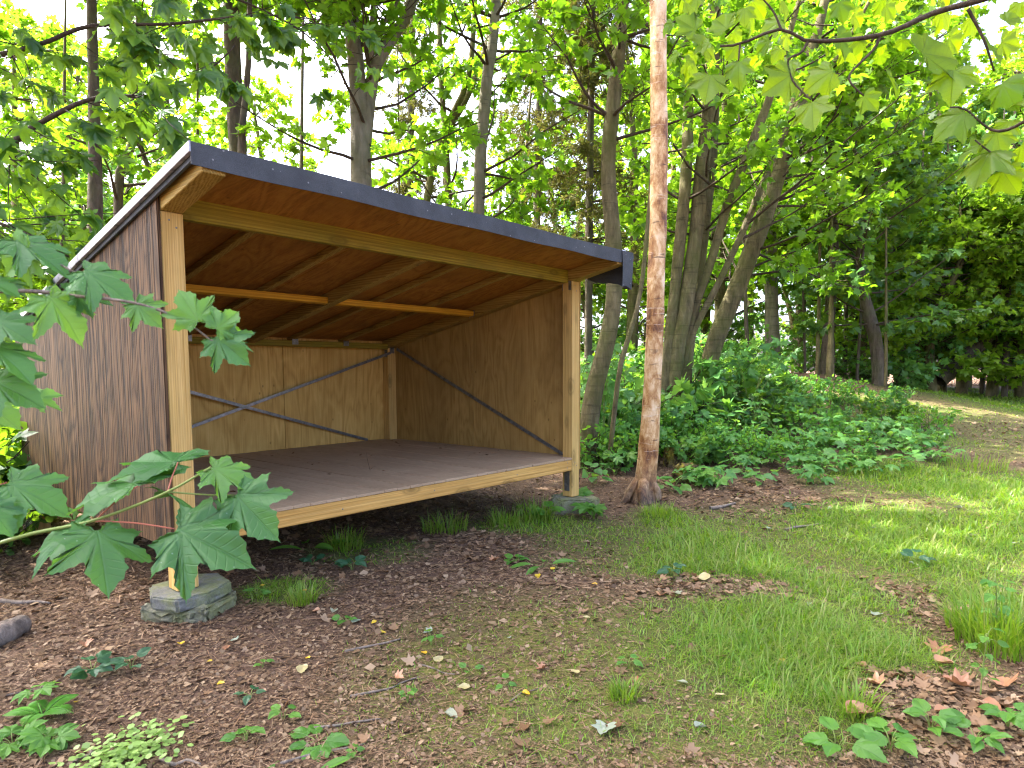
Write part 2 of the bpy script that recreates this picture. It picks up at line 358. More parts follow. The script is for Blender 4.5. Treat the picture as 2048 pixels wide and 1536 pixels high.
M['weed'] = leafmat('weed_leaf_green', [(.05, .16, .025), (.08, .22, .03), (.105, .26, .035), (.06, .175, .025)], [(.22, .44, .03), (.30, .54, .04)], .38, .02, .4, True, (.11, .21, .08), (.15, .28, .08))
M['bramble'] = leafmat('bramble_leaf_dark_green', [(.025, .085, .036), (.038, .115, .046), (.030, .10, .040)], [(.10, .26, .04), (.14, .32, .05)], .3, .03, .4, True, (.11, .18, .11), (.06, .15, .06))
M['under'] = leafmat('undergrowth_leaf_green', [(.055, .17, .05), (.09, .24, .06), (.125, .29, .06), (.07, .20, .05), (.11, .24, .04)], [(.24, .48, .05), (.32, .58, .06)], .38, .025)
M['fern'] = leafmat('fern_green', [(.06, .19, .03), (.09, .25, .035), (.07, .21, .03)], [(.22, .46, .03), (.28, .52, .04)], .4, .015)
M['needle'] = leafmat('conifer_needle', [(.055, .065, .018), (.085, .095, .022), (.12, .095, .035), (.07, .085, .02)], [(.14, .17, .02), (.18, .17, .03)], .3, .01)
M['grass'] = leafmat('grass_blade_green', [(.075, .185, .014), (.11, .25, .020), (.15, .28, .025), (.24, .25, .07), (.09, .21, .016), (.28, .24, .10)], [(.26, .46, .012), (.36, .54, .02)], .4, .02)
M['dead'] = leafmat('dead_leaf_brown', [(.14, .08, .04), (.22, .135, .073), (.31, .20, .118), (.175, .10, .05), (.37, .265, .165)], [(.18, .09, .035), (.24, .13, .055)], .2, .02, .5)
M['dead_chip'] = leafmat('litter_chip_brown', [(.085, .052, .028), (.15, .096, .054), (.24, .165, .098), (.115, .07, .038), (.33, .24, .15)], [(.10, .05, .02), (.16, .08, .03)], .12, .015, .5)
M['pale'] = leafmat('fallen_leaf_pale_grey_green', [(.24, .28, .21), (.31, .35, .26), (.27, .29, .19)], [(.3, .34, .2), (.34, .38, .24)], .2, .03)
M['yellow'] = leafmat('fallen_leaf_yellow', [(.55, .38, .02), (.62, .45, .05), (.58, .28, .02)], [(.5, .36, .02), (.55, .4, .04)], .3, .03)
M['russet'] = leafmat('fallen_leaf_russet', [(.34, .17, .09), (.40, .23, .13), (.28, .13, .07)], [(.25, .1, .04), (.3, .14, .06)], .2, .03)
M['cream'] = leafmat('fallen_leaf_cream', [(.38, .33, .15), (.42, .37, .20), (.35, .32, .13)], [(.34, .3, .13), (.38, .34, .16)], .2, .03)
M['petiole'] = NT('red_petiole').finish((.30, .09, .055), .5)
M['greenstem'] = NT('green_stem').finish((.16, .22, .05), .5)

# ------------------------------------------------------------------ leaf shapes
def fan_leaf(outline, centre=(0, .14), ring=.55, fold=.10, droop=.16, cup=.0, ser=0.0, seed=0):
    O = np.array(outline, float)
    if ser:                                     # add teeth along the edge
        Q = []
        n = len(O)
        for i in range(n-1):
            a, b = O[i], O[i+1]; L = np.linalg.norm(b-a); k = max(1, int(round(L/ser)))
            nn = np.array([(b-a)[1], -(b-a)[0]])/max(L, 1e-6)
            for j in range(k):
                Q.append(a+(b-a)*j/k)
                if L > ser*.9: Q.append(a+(b-a)*(j+.62)/k+nn*(-ser*.22))
        Q.append(O[-1]); O = np.array(Q)
    c = np.array(centre, float); n = len(O)
    ringp = c+(O-c)*ring
    P = np.concatenate([[c], ringp, O])
    r = np.linalg.norm(P-np.array([0, .1]), axis=1); ang = np.arctan2(P[:, 0], P[:, 1])
    ripple = np.cos(np.abs(ang)/.80*2*math.pi)   # raised between the veins
    z = -fold*ripple*r*.5 - droop*r*r + cup*np.abs(P[:, 0])
    V = np.c_[P, z]
    T = []
    for i in range(n-1):
        T.append((0, 1+i, 2+i)); T.append((1+i, 1+n+i, 2+n+i)); T.append((1+i, 2+n+i, 2+i))
    return V, np.array(T), np.c_[P, np.zeros(len(P))]
def mirror(h):                                  # h: right half from the base to the tip
    return [(x, y) for x, y in h]+[(-x, y) for x, y in h[-2::-1]]
SYC = mirror([(.0, .02), (.14, -.10), (.30, -.16), (.34, -.02), (.50, .0), (.62, .08), (.50, .18), (.42, .27), (.58, .38), (.70, .58), (.50, .58), (.36, .55), (.25, .52), (.28, .68), (.20, .82), (.08, .92), (0, 1.05)])
PLANE = mirror([(.0, .03), (.16, -.03), (.36, -.04), (.56, .10), (.47, .22), (.50, .32), (.62, .44), (.68, .58), (.50, .60), (.36, .60), (.30, .68), (.22, .84), (.10, .93), (0, 1.05)])
OVAL = mirror([(0, 0), (.16, .02), (.30, .12), (.37, .30), (.35, .50), (.26, .70), (.13, .88), (0, 1.0)])
LANCE = mirror([(0, 0), (.06, .06), (.11, .2), (.135, .4), (.125, .6), (.09, .8), (.04, .93), (0, 1.0)])
SIMPLE = mirror([(0, 0), (.26, -.14), (.55, .06), (.38, .24), (.66, .52), (.25, .50), (.20, .74), (0, 1.05)])
def hero_mesh(name, out, mat, **kw):
    V, T, U = fan_leaf(out, **kw); return tri_mesh(name, V, T, mat, None, True, U)
SYC_M = [hero_mesh('sycamore_leaf', SYC, M['hero'], ser=.11, fold=f, droop=d, centre=(0, .10)) for f, d in ((.16, .10), (.20, .22), (.12, .30))]
SYC_P = [hero_mesh('young_sycamore_leaf', SYC, M['hero_pale'], ser=.11, fold=f, droop=d, centre=(0, .10)) for f, d in ((.20, .12), (.24, .30))]
PLANE_M = [hero_mesh('plane_leaf', PLANE, M['plane'], ser=.10, fold=f, droop=d, cup=c, centre=(0, .10)) for f, d, c in ((.12, .10, .05), (.16, .25, .25), (.10, .35, -.15))]
WEED_M = [hero_mesh('weed_leaf', OVAL, M['weed'], ser=.13, fold=f, droop=d, cup=.15, centre=(0, .2)) for f, d in ((.1, .15), (.14, .4))]
BRAM_M = [hero_mesh('bramble_leaf', OVAL, M['bramble'], ser=.13, fold=f, droop=d, cup=.12, centre=(0, .2)) for f, d in ((.1, .15), (.14, .3))]
LANCE_M = [hero_mesh('dock_leaf', LANCE, M['weed'], fold=.05, droop=.3, cup=.3, centre=(0, .3))]
SEED_M = [hero_mesh('seedling_leaf', SYC, M['weed'], fold=f, droop=d, centre=(0, .10)) for f, d in ((.16, .1), (.2, .3))]
UNDER_M = [hero_mesh('undergrowth_leaf', SYC, M['under'], fold=f, droop=d, centre=(0, .10)) for f, d in ((.16, .12), (.2, .3))]
DARK_M = [hero_mesh('bough_leaf', SYC, M['maple_dark'], fold=f, droop=d, centre=(0, .10)) for f, d in ((.16, .12), (.2, .35))]
UNDERO_M = [hero_mesh('oval_undergrowth_leaf', OVAL, M['under'], fold=.1, droop=.25, cup=.12, centre=(0, .2))]
def simple_leaf():
    O = np.array(SIMPLE); V = np.r_[[[0, .15]], O]; r = np.hypot(V[:, 0], V[:, 1]); z = -.18*r*r+.10*np.abs(V[:, 0]); n = len(O)
    return np.c_[V, z], np.array([(0, i+1, i+2) for i in range(n-1)])
LV, LF = simple_leaf()
QV = np.array([(0, 0, 0), (.42, .35, -.06), (0, 1, -.2), (-.42, .35, -.06), (.36, .75, -.15), (-.36, .75, -.15)], float); QF = np.array([(0, 1, 4), (0, 4, 2), (0, 2, 5), (0, 5, 3)])[:, [0, 1, 2]]
def put_leaf(parent, base, me, B, tip, nrm, size=None, name='leaf'):
    B = np.asarray(B, float); yv = np.asarray(tip, float)-B; s = np.linalg.norm(yv) if size is None else size
    X, Y, N = frames(yv[None], np.asarray(nrm, float)[None]); X, Y, N = X[0]*s, Y[0]*s, N[0]*s
    L = B-np.asarray(base, float)
    o = link(name, me, parent)
    o.matrix_basis = Matrix(((X[0], Y[0], N[0], L[0]), (X[1], Y[1], N[1], L[1]), (X[2], Y[2], N[2], L[2]), (0, 0, 0, 1)))
    return o
def tubes_mesh(name, lines, mat, sides=6, origin=(0, 0, 0), wob=0):
    g = Geo()
    for k, (P, r0, r1) in enumerate(lines):
        P = np.asarray(P, float)-np.asarray(origin)
        P = resample(P, max(4, 3*len(P))); V, F = tube(P, np.linspace(r0, r1, len(P)), sides, wob, k); g.add(V, F)
    return g.mesh(name, mat, True)

# ------------------------------------------------------------------ ground
def ell(cx, cy, rx, ry, s):
    p = ground_hit(cx, cy); u, d = ud(p[0], p[1])
    return (u, d, rx/FPX*d, ry*d*d/(FPX*1.13), s)
GRASS = [ell(*a) for a in [(1560, 1290, 330, 130, .95), (1430, 1110, 260, 60, .8), (1750, 1070, 330, 80, .9), (1930, 970, 260, 50, .9), (1240, 1090, 170, 55, .6), (1090, 1050, 150, 22, .55), (740, 1100, 120, 26, .7), (570, 1180, 90, 26, .55), (2010, 1230, 110, 80, 1), (1480, 1450, 260, 60, .5), (1960, 795, 260, 28, .9), (1900, 852, 190, 34, .6), (1150, 1430, 150, 90, .22), (1700, 1180, 150, 60, .7), (1330, 1040, 70, 25, .6), (2100, 1060, 150, 120, .8)]]
BROWN = [ell(*a) for a in [(1920, 1420, 190, 90, 1), (1420, 1170, 150, 30, .6), (1480, 985, 160, 36, .75), (1860, 1210, 70, 60, .5), (1700, 1010, 60, 20, .35), (1990, 865, 110, 18, .5), (1590, 715, 120, 18, .9), (950, 1090, 110, 25, .5)]]
MOSS = [ell(*a) for a in [(1120, 1320, 400, 170, .8), (1350, 1440, 300, 100, .7), (1750, 1110, 260, 60, .9), (1010, 1230, 200, 70, .35), (1960, 800, 300, 40, .9)]]
def blobs(L, x, y):
    u, d = ud(x, y); m = np.zeros_like(u)
    for (a, b, ra, rb, s) in L:
        q = ((u-a)/ra)**2+((d-b)/rb)**2
        m = np.maximum(m, s*np.clip(1.25-.75*q, 0, 1))
    return m
def wobble(x, y):
    return .5+.25*np.sin(x*3.1+1.7*np.sin(y*2.3))+.25*np.sin(y*3.7+1.9*np.sin(x*2.9+1))
def masks(x, y):
    g = blobs(GRASS, x, y); b = blobs(BROWN, x, y); m = blobs(MOSS, x, y)
    g = np.clip(g*(.55+.9*wobble(x, y))*(1-.9*b), 0, 1); m = np.clip(np.maximum(m, g*.9)*(1-.85*b), 0, 1)
    return g, m, b
def sinhgrid(n, A, lo, hi):
    a, b = math.asinh(lo/A), math.asinh(hi/A); return A*np.sinh(np.linspace(a, b, n))
U_ = sinhgrid(300, 2.2, -320, 320); D_ = sinhgrid(330, 2.2, -100, 420)+3.6
uu, dd_ = np.meshgrid(U_, D_); gx, gy = xy(uu, dd_); gzv = gz(gx, gy)
nu, nd = len(U_), len(D_)
i = np.arange(nd-1)[:, None]*nu+np.arange(nu-1)[None]; i = i.ravel()
GF = np.concatenate([np.c_[i, i+1, i+nu+1], np.c_[i, i+nu+1, i+nu]])
def groundmat():
    t = NT('woodland_ground'); c = t.coord()
    g = t.n('Attribute', attribute_name='grass').outputs['Fac']; m = t.n('Attribute', attribute_name='moss').outputs['Fac']
    n0 = t.noise(c, 2.2, 4, .6); n1 = t.noise(c, 38, 6, .7, .4); n2 = t.noise(c, 150, 4, .7, .8); n3 = t.noise(c, 9, 5, .65)
    soil = t.ramp(n1, [(.3, (.035, .020, .013)), (.46, (.085, .052, .034)), (.6, (.15, .097, .066)), (.75, (.24, .17, .12))])
    soil = t.mix(t.math('MULTIPLY', n0, .5), soil, t.ramp(n2, [(.35, (.05, .03, .02)), (.65, (.20, .13, .085))]))
    mossc = t.ramp(t.math('ADD', t.math('MULTIPLY', n2, .6), t.math('MULTIPLY', n3, .4)), [(.33, (.045, .050, .012)), (.5, (.12, .135, .025)), (.68, (.23, .23, .05))])
    grassc = t.ramp(n2, [(.35, (.035, .07, .012)), (.65, (.11, .18, .03))])
    fm = t.math('MULTIPLY', m, t.ramp(t.math('ADD', t.math('MULTIPLY', n3, .6), t.math('MULTIPLY', n1, .4)), [(.36, (0, 0, 0)), (.54, (1, 1, 1))]))
    k = t.mix(fm, soil, mossc); k = t.mix(t.math('MULTIPLY', g, .8), k, grassc)
    h = t.math('ADD', t.math('ADD', n1, t.math('MULTIPLY', n2, .4)), t.math('MULTIPLY', n3, 1.2))
    return t.finish(k, .92, t.bump(h, .8, .022), .15)
me = tri_mesh('ground', np.c_[gx.ravel(), gy.ravel(), gzv.ravel()], GF, groundmat(), None, True)
mg, mm, mb = masks(gx.ravel(), gy.ravel())
for nm, v in (('grass', mg), ('moss', mm)):
    a = me.attributes.new(nm, 'FLOAT', 'POINT'); a.data.foreach_set('value', v.astype(np.float32))
ground = link('ground', me); ground['kind'] = 'structure'

# ------------------------------------------------------------------ shelter
L, D, PW = 3.1786, 2.44, 0.0975
ZT, ZF, HB, ZTB, SL = 1.728, 0.3077, 0.1067, 1.2658, 0.2
def rz(y, dz=0.0): return ZT-SL*y+dz
sh = empty('lean_to_shelter', (0, 0, -0.13), 'open-fronted wooden lean-to shelter with sloping dark felt roof and plank floor', 'shelter')
SB = Vector((0, 0, -0.13))
def solid(name, corners, mat, parent=sh, bev=.0035, base=SB, jitter=0):
    bm = bmesh.new(); vs = [bm.verts.new(Vector(c)-base) for c in corners]
    for f in ((0, 3, 2, 1), (4, 5, 6, 7), (0, 1, 5, 4), (1, 2, 6, 5), (2, 3, 7, 6), (3, 0, 4, 7)): bm.faces.new([vs[k] for k in f])
    if bev: bmesh.ops.bevel(bm, geom=list(bm.edges), offset=bev, segments=1, affect='EDGES', profile=.5)
    bmesh.ops.recalc_face_normals(bm, faces=bm.faces)
    me = bpy.data.meshes.new(name); bm.to_mesh(me); bm.free(); me.materials.append(mat)
    return link(name, me, parent)
def box(name, x0, x1, y0, y1, z0, z1, mat, parent=sh, bev=.0035, base=SB):
    return solid(name, [(x0, y0, z0), (x1, y0, z0), (x1, y1, z0), (x0, y1, z0), (x0, y0, z1), (x1, y0, z1), (x1, y1, z1), (x0, y1, z1)], mat, parent, bev, base)
def sloped(name, x0, x1, y0, y1, d0, d1, mat, bev=.003, parent=sh):
    return solid(name, [(x0, y0, rz(y0, d0)), (x1, y0, rz(y0, d0)), (x1, y1, rz(y1, d0)), (x0, y1, rz(y1, d0)), (x0, y0, rz(y0, d1)), (x1, y0, rz(y0, d1)), (x1, y1, rz(y1, d1)), (x0, y1, rz(y1, d1))], mat, parent, bev)
# posts
def post(x0, x1, y0, y1, zb): solid('post', [(x0, y0, zb), (x1, y0, zb), (x1, y1, zb), (x0, y1, zb), (x0, y0, rz(y0, -.002)), (x1, y0, rz(y0, -.002)), (x1, y1, rz(y1, -.002)), (x0, y1, rz(y1, -.002))], M['post'], bev=.004)
post(0, PW, 0, PW, 0.0); post(L-PW, L, 0, PW, -.018); post(0, PW, D-PW, D, -.16); post(L-PW, L, D-PW, D, -.16)
# floor frame and boards
box('floor_beam', PW+.001, L-PW-.001, .002, .050, ZF-HB, ZF-.0185, M['sill'])
box('floor_beam', PW+.001, L-PW-.001, D-.05, D-.002, ZF-HB, ZF-.0185, M['sill'])
box('floor_joist', .004, .052, PW+.002, D-PW-.002, ZF-HB, ZF-.0185, M['rafter']); box('floor_joist', L-.052, L-.004, PW+.002, D-PW-.002, ZF-HB, ZF-.0185, M['rafter'])
for k in range(1, 5):
    xx = k*L/5; box('floor_joist', xx-.024, xx+.024, .051, D-.051, ZF-HB+.006, ZF-.0185, M['rafter'])
nb = 32; bw = (L-2*.004)/nb
for k in range(nb):
    x0 = .004+k*bw; x1 = x0+bw-.0014
    y0 = -.001+rng.normal(0, .0012) if (x0 > PW and x1 < L-PW) else PW+.002
    if x0 < PW or x1 > L-PW: y1 = D-PW-.002
    else: y1 = D-.002
    dz = rng.normal(0, .0010)
    box('floorboard', x0, x1, y0, y1, ZF-.018+.0006, ZF+dz, M['board'], bev=.0018)
# walls
def wallpanel(name, plane, a0, a1, t0, t1, z0, mat, top):
    if plane == 'x': c = [(t0, a0, z0), (t1, a0, z0), (t1, a1, z0), (t0, a1, z0), (t0, a0, top(a0)), (t1, a0, top(a0)), (t1, a1, top(a1)), (t0, a1, top(a1))]
    else: c = [(a0, t0, z0), (a1, t0, z0), (a1, t1, z0), (a0, t1, z0), (a0, t0, top(0)), (a1, t0, top(0)), (a1, t1, top(0)), (a0, t1, top(0))]
    return solid(name, c, mat, bev=.0015)
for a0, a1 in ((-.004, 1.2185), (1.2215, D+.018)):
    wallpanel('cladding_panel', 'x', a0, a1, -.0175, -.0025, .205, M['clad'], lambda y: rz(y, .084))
for a0, a1 in ((.0, 1.2175), (1.2225, D)):
    wallpanel('wall_panel', 'x', a0+(.0 if a0 else .0), a1, L+.002, L+.017, .20, M['ply_shaded'], lambda y: rz(y, .084))
for a0, a1 in ((0, .7355), (.7405, 1.9575), (1.9625, L)):
    wallpanel('wall_panel', 'y', a0, a1, D+.002, D+.017, .20, M['ply'], lambda y: rz(D, .084))
for xc in (.738, 1.96): box('seam_light_block', xc-.03, xc+.03, D+.0175, D+.032, .21, rz(D, .08), M['rafter'], bev=0)  # unseen strips added outside the panel seams to keep daylight from showing through
box('seam_light_block', L+.0175, L+.032, 1.19, 1.25, .21, rz(1.25, .08), M['rafter'], bev=0)
# roof timbers
box('roof_beam', PW+.001, L-PW-.001, .040, .088, 1.712, 1.8155, M['beam'])
box('roof_beam', PW+.001, L-PW-.001, 2.343, 2.391, 1.243, rz(2.391, .048), M['beam'])
for x0, x1 in ((0, PW), (L-PW, L)): sloped('rafter', x0, x1, -.418, D-.001, 0, .088, M['rafter'])
sloped('rafter', 1.57, 1.64, .0895, 2.342, .0, .088, M['rafter'])
for xm in (.53, 1.085, 2.03, 2.575): sloped('rafter', xm-.0225, xm+.0225, .0895, 2.45, .05, .088, M['rafter'])
for x0, x1 in ((PW+.001, 1.569), (1.641, L-PW-.001)): sloped('batten', x0, x1, 1.10, 1.145, .004, .0485, M['batten'])
# roof deck
for x0, x1 in ((-.02, 1.2), (1.203, 2.42), (2.423, L+.05)): sloped('roof_panel', x0, x1, -.418, 2.52, .09, .103, M['ply_roof'], .0015)
# felt: top sheet, folded front fascia, drop along the right edge
def felt_sheet(name, rows, thick=.004):
    V = np.array(rows, float); nr, nc = V.shape[:2]
    bm = bmesh.new(); vs = [[bm.verts.new(Vector(V[a, b])-SB) for b in range(nc)] for a in range(nr)]
    for a in range(nr-1):
        for b in range(nc-1): bm.faces.new((vs[a][b], vs[a+1][b], vs[a+1][b+1], vs[a][b+1]))
    bmesh.ops.recalc_face_normals(bm, faces=bm.faces)
    bmesh.ops.solidify(bm, geom=bm.faces[:], thickness=thick)
    for f in bm.faces: f.smooth = False
    me = bpy.data.meshes.new(name); bm.to_mesh(me); bm.free(); me.materials.append(M['felt']); return link(name, me, sh)
XE = L+.105
sheet = []
for k in range(13):
    y = -.424+k*(2.96/12); sheet.append([(x, y, rz(y, .106+.003*math.sin(x*5+y*3))) for x in np.linspace(-.045, XE, 16)])
felt_sheet('roof_felt', sheet)
xs = np.linspace(-.045, XE, 40)
felt_sheet('fascia_felt', [[(x, -.4295-.004*math.sin(x*4.1)-.010*fz*(x > 3.12), 1.918-.001-fz*(.090+.003*math.sin(x*7)+(-.045 if x > 3.2 else (-.02 if x > 3.12 else 0)))) for x in xs] for fz in (0, .35, .7, 1.0)])
# drooping felt flap at the right front corner
fl = []
for s in np.linspace(0, 1, 12):
    if s < .3: x, y = 3.12+(XE-3.12)*(s/.3), -.439
    else: x, y = XE+.004, -.437+.60*((s-.3)/.7)
    top = rz(max(y, -.42), .105); q = np.clip((s-.3)/.7, 0, 1); bot = 1.645+.012*math.sin(s*16)+.15*q
    fl.append([(x+.012*math.sin(v*3+s*5), y, top+(bot-top)*v) for v in np.linspace(0, 1, 6)])
felt_sheet('felt_flap', fl)
fl = []
for s in np.linspace(0, 1, 14):
    y = .16+2.37*s; fl.append([(XE+.004, y, rz(y, .105)-.055*v) for v in (0, .5, 1)])
felt_sheet('felt_edge', fl)
# left gable felt edge, its pale colour standing in for sun glare
sloped('lit_felt_edge', -.052, -.034, -.4285, 2.54, .062, .1045, M['felt_glare'], .002)
sloped('soffit_batten', -.033, -.019, -.41, 2.52, .04, .0885, M['felt'], .002)
# steel straps and brackets
def strap(name, A, B, wid, nrm, th=.0018):
    A, B = Vector(A), Vector(B); d = (B-A).normalized(); n = Vector(nrm); s = d.cross(n).normalized()*wid/2; n = n*th
    solid(name, [A-s, A+s, A+s+n, A-s+n, B-s, B+s, B+s+n, B-s+n], M['metal'], bev=0)
strap('brace_strap', (.05, 2.337, 1.175), (2.86, 2.417, .315), .026, (0, -1, 0)); strap('brace_strap', (.30, 2.415, .315), (L-PW+.03, 2.339, 1.205), .026, (0, -1, 0))
strap('brace_strap', (L-.02, 2.30, 1.245), (L-.012, .15, .31), .030, (-1, 0, 0))
for x in (.53, 1.085, 2.03, 2.575): box('joist_hanger', x-.03, x+.03, 2.3405, 2.3425, 1.262, 1.315, M['metal'], bev=0)
box('corner_plate', L-PW-.0025, L-PW-.0005, 2.36, 2.40, 1.16, 1.236, M['metal'], bev=0)
box('corner_plate', L-PW+.02, L-.02, D-PW-.0025, D-PW-.0005, 1.20, 1.262, M['metal'], bev=0)
box('corner_plate', L-PW-.0025, L-PW-.0005, .01, .036, 1.655, 1.728, M['metal'], bev=0); box('corner_plate', L-PW-.0025, L-PW-.0005, .092, .0970, 1.655, 1.706, M['metal'], bev=0)
solid('corner_plate', [(L-PW-.003, 1.09, rz(1.09, .0)), (L-PW-.001, 1.09, rz(1.09)), (L-PW-.001, 1.155, rz(1.155)), (L-PW-.003, 1.155, rz(1.155)), (L-PW-.003, 1.09, rz(1.09, .055)), (L-PW-.001, 1.09, rz(1.09, .055)), (L-PW-.001, 1.155, rz(1.155, .055)), (L-PW-.003, 1.155, rz(1.155, .055))], M['metal'], bev=0)
box('post_anchor', L-PW-.004, L-PW-.001, .025, .075, .03, .20, M['metal'], bev=0)

SCR = tri_mesh('screw', *(lambda a: (np.concatenate([[[0, -.0015, 0]], np.c_[.0045*np.cos(a), np.full(8, -.0012), .0045*np.sin(a)], np.c_[.0045*np.cos(a), np.full(8, .002), .0045*np.sin(a)]]), np.array([(0, 1+k, 1+(k+1) % 8) for k in range(8)]+[(1+k, 9+k, 9+(k+1) % 8) for k in range(8)]+[(1+k, 9+(k+1) % 8, 1+(k+1) % 8) for k in range(8)])))(np.arange(8)/8*6.2832), M['metal'])
for x, z in ((.035, 1.69), (.065, 1.66), (.04, .26), (.06, .23), (L-.06, .265), (L-.035, .235), (L-.06, 1.69), (L-.04, 1.65), (.16, .23), (.16, .27), (1.59, .25), (L-.16, .23), (L-.16, .27), (.9, .24), (2.4, .25)):
    o = link('screw', SCR, sh); o.location = (x, .0 if (x < PW or x > L-PW) else .002, z+.13)
# ------------------------------------------------------------------ stones under the posts
def rock(name, c, rx, ry, h, mat, label, cat, seed, flat=.25, sides=7, chamfer=.02, rough=.012, tilt=0, group=None):
    g = np.random.default_rng(seed); bm = bmesh.new()
    ring = []
    for k in range(sides):
        a = 2*math.pi*(k+.35*g.uniform(-1, 1))/sides; q = 1+flat*g.uniform(-.5, .5); ring.append((rx*math.cos(a)*q, ry*math.sin(a)*q))
    lo = [bm.verts.new((x, y, 0)) for x, y in ring]; f = bm.faces.new(lo)
    ex = bmesh.ops.extrude_face_region(bm, geom=[f]); vs = [v for v in ex['geom'] if isinstance(v, bmesh.types.BMVert)]
    for v in vs: v.co.z += h+tilt*v.co.x
    bmesh.ops.bevel(bm, geom=list(bm.edges), offset=chamfer, segments=2, affect='EDGES', profile=.6)
    bmesh.ops.triangulate(bm, faces=bm.faces[:]); bmesh.ops.subdivide_edges(bm, edges=bm.edges[:], cuts=2, use_grid_fill=True)
    for v in bm.verts:
        v.co += Vector(g.normal(0, rough*.35, 3)); n = math.sin(v.co.x*38+seed)*math.sin(v.co.y*33)*math.sin(v.co.z*41+1); v.co.z += rough*.5*n
    bmesh.ops.recalc_face_normals(bm, faces=bm.faces)
    me = bpy.data.meshes.new(name); bm.to_mesh(me); bm.free(); me.materials.append(mat)
    o = link(name, me, None, c); return tag(o, label, cat, group)
def hexslab():
    bm = bmesh.new()
    ring = [(-.135, -.02), (-.075, -.15), (.06, -.165), (.215, -.07), (.235, .10), (.14, .20), (-.07, .17)]
    lo = [bm.verts.new((x, y, 0)) for x, y in ring]; f = bm.faces.new(lo)
    ex = bmesh.ops.extrude_face_region(bm, geom=[f])
    for v in ex['geom']:
        if isinstance(v, bmesh.types.BMVert): v.co.z += .062
    bmesh.ops.bevel(bm, geom=list(bm.edges), offset=.010, segments=2, affect='EDGES'); bmesh.ops.recalc_face_normals(bm, faces=bm.faces)
    bmesh.ops.triangulate(bm, faces=bm.faces[:]); bmesh.ops.subdivide_edges(bm, edges=bm.edges[:], cuts=2, use_grid_fill=True)
    g = np.random.default_rng(3)
    for v in bm.verts: v.co += Vector(g.normal(0, .0012, 3))
    me = bpy.data.meshes.new('paving_slab'); bm.to_mesh(me); bm.free(); me.materials.append(M['slab']); return me
tag(link('paving_slab', hexslab(), None, (.03, .05, -.064)), 'grey hexagonal concrete slab with green algae carrying the shelter corner post', 'slab')
rock('footing_stone', (.075, .045, -.165), .185, .16, .105, M['rock'], 'rough lichen-covered stone wedged beneath the hexagonal slab', 'stone', 5, .35, 8, .025, .02)
rock('footing_stone', (L-.02, .02, -.155), .24, .17, .131, M['rock'], 'flat weathered stone under the shelter post next to the birch', 'stone', 9, .3, 7, .02, .012, -.05)

# ------------------------------------------------------------------ trees
def limb_path(p0, dirv, length, up, g, n=7, wig=.12):
    P = [np.array(p0, float)]; d = norm(np.array(dirv, float)); st = length/(n-1)
    for k in range(n-1):
        d = norm(d+np.array([0, 0, up])*(1.0/(n-1))+g.normal(0, wig, 3)*np.array([1, 1, .7])); P.append(P[-1]+d*st)
    return np.array(P)
def leafy_limb(bg_, leaf, p0, dirv, length, r0, g, up=.5, twigs=8, per=7, size=.12, tl=.45, start=.3, flat=.75, sides=5, lo=0.0, tone=(0, 1), stop=None):
    P = limb_path(p0, dirv, length, up, g); V, F = tube(P, np.linspace(r0, max(r0*.22, .003), len(P)), sides); bg_.add(V, F)
    d = norm(P[-1]-P[0]); side = norm(np.cross(d, [0, 0, 1.0]))
    for k in range(twigs):
        t = start+(1-start)*(k+g.uniform(0, .9))/twigs; t = min(t, .999); f = t*(len(P)-1); i0 = int(f); q = P[i0]+(P[i0+1]-P[i0])*(f-i0)
        sg = 1 if k % 2 else -1
        td = norm(d*g.uniform(.3, .9)+side*sg*g.uniform(.3, 1)+np.array([0, 0, g.uniform(-.25, .35)]))
        ln = tl*g.uniform(.6, 1.3)*(1.15-.5*t)
        Q = limb_path(q, td, ln, -.1, g, 4, .12)
        V, F = tube(Q, np.linspace(max(r0*.22, .004), .0022, 4), 3); bg_.add(V, F)
        m = max(2, int(per*g.uniform(.7, 1.3)))
        tt = np.sqrt(g.uniform(.08, 1, m)); ii = np.minimum((tt*3).astype(int), 2); ff = tt*3-ii
        pos = Q[ii]+(Q[ii+1]-Q[ii])*ff[:, None]
        out = td[None]*.7+g.normal(0, .65, (m, 3)); out[:, 2] -= .25
        out = norm(out); pos = pos+out*size*.45*g.uniform(.4, 1.2, (m, 1))
        nr = np.tile([0, 0, 1.0], (m, 1))*flat+g.normal(0, .5, (m, 3))
        leaf.append((pos, out, nr, size*g.uniform(.65, 1.25, m), g.uniform(tone[0], tone[1], m)))
def flush(leaf, tv, tf, name, mat, origin):
    pos = np.concatenate([a[0] for a in leaf])-np.asarray(origin); o = np.concatenate([a[1] for a in leaf]); n = np.concatenate([a[2] for a in leaf]); s = np.concatenate([a[3] for a in leaf]); t = np.concatenate([a[4] for a in leaf])
    V, F, tn = cloud(tv, tf, pos, o, n, s, t); return tri_mesh(name, V, F, mat, tn)
TRI = [0]
def trunk_from_px(pts, dep):
    P = []; Rr = []
    for q in pts:
        px, py, wpx = q[:3]; dd = dep+(q[3] if len(q) > 3 else 0); P.append(at(px, py, dd)); Rr.append(max(wpx, 3)/2/FPX*dd)
    return np.array(P), np.array(Rr)
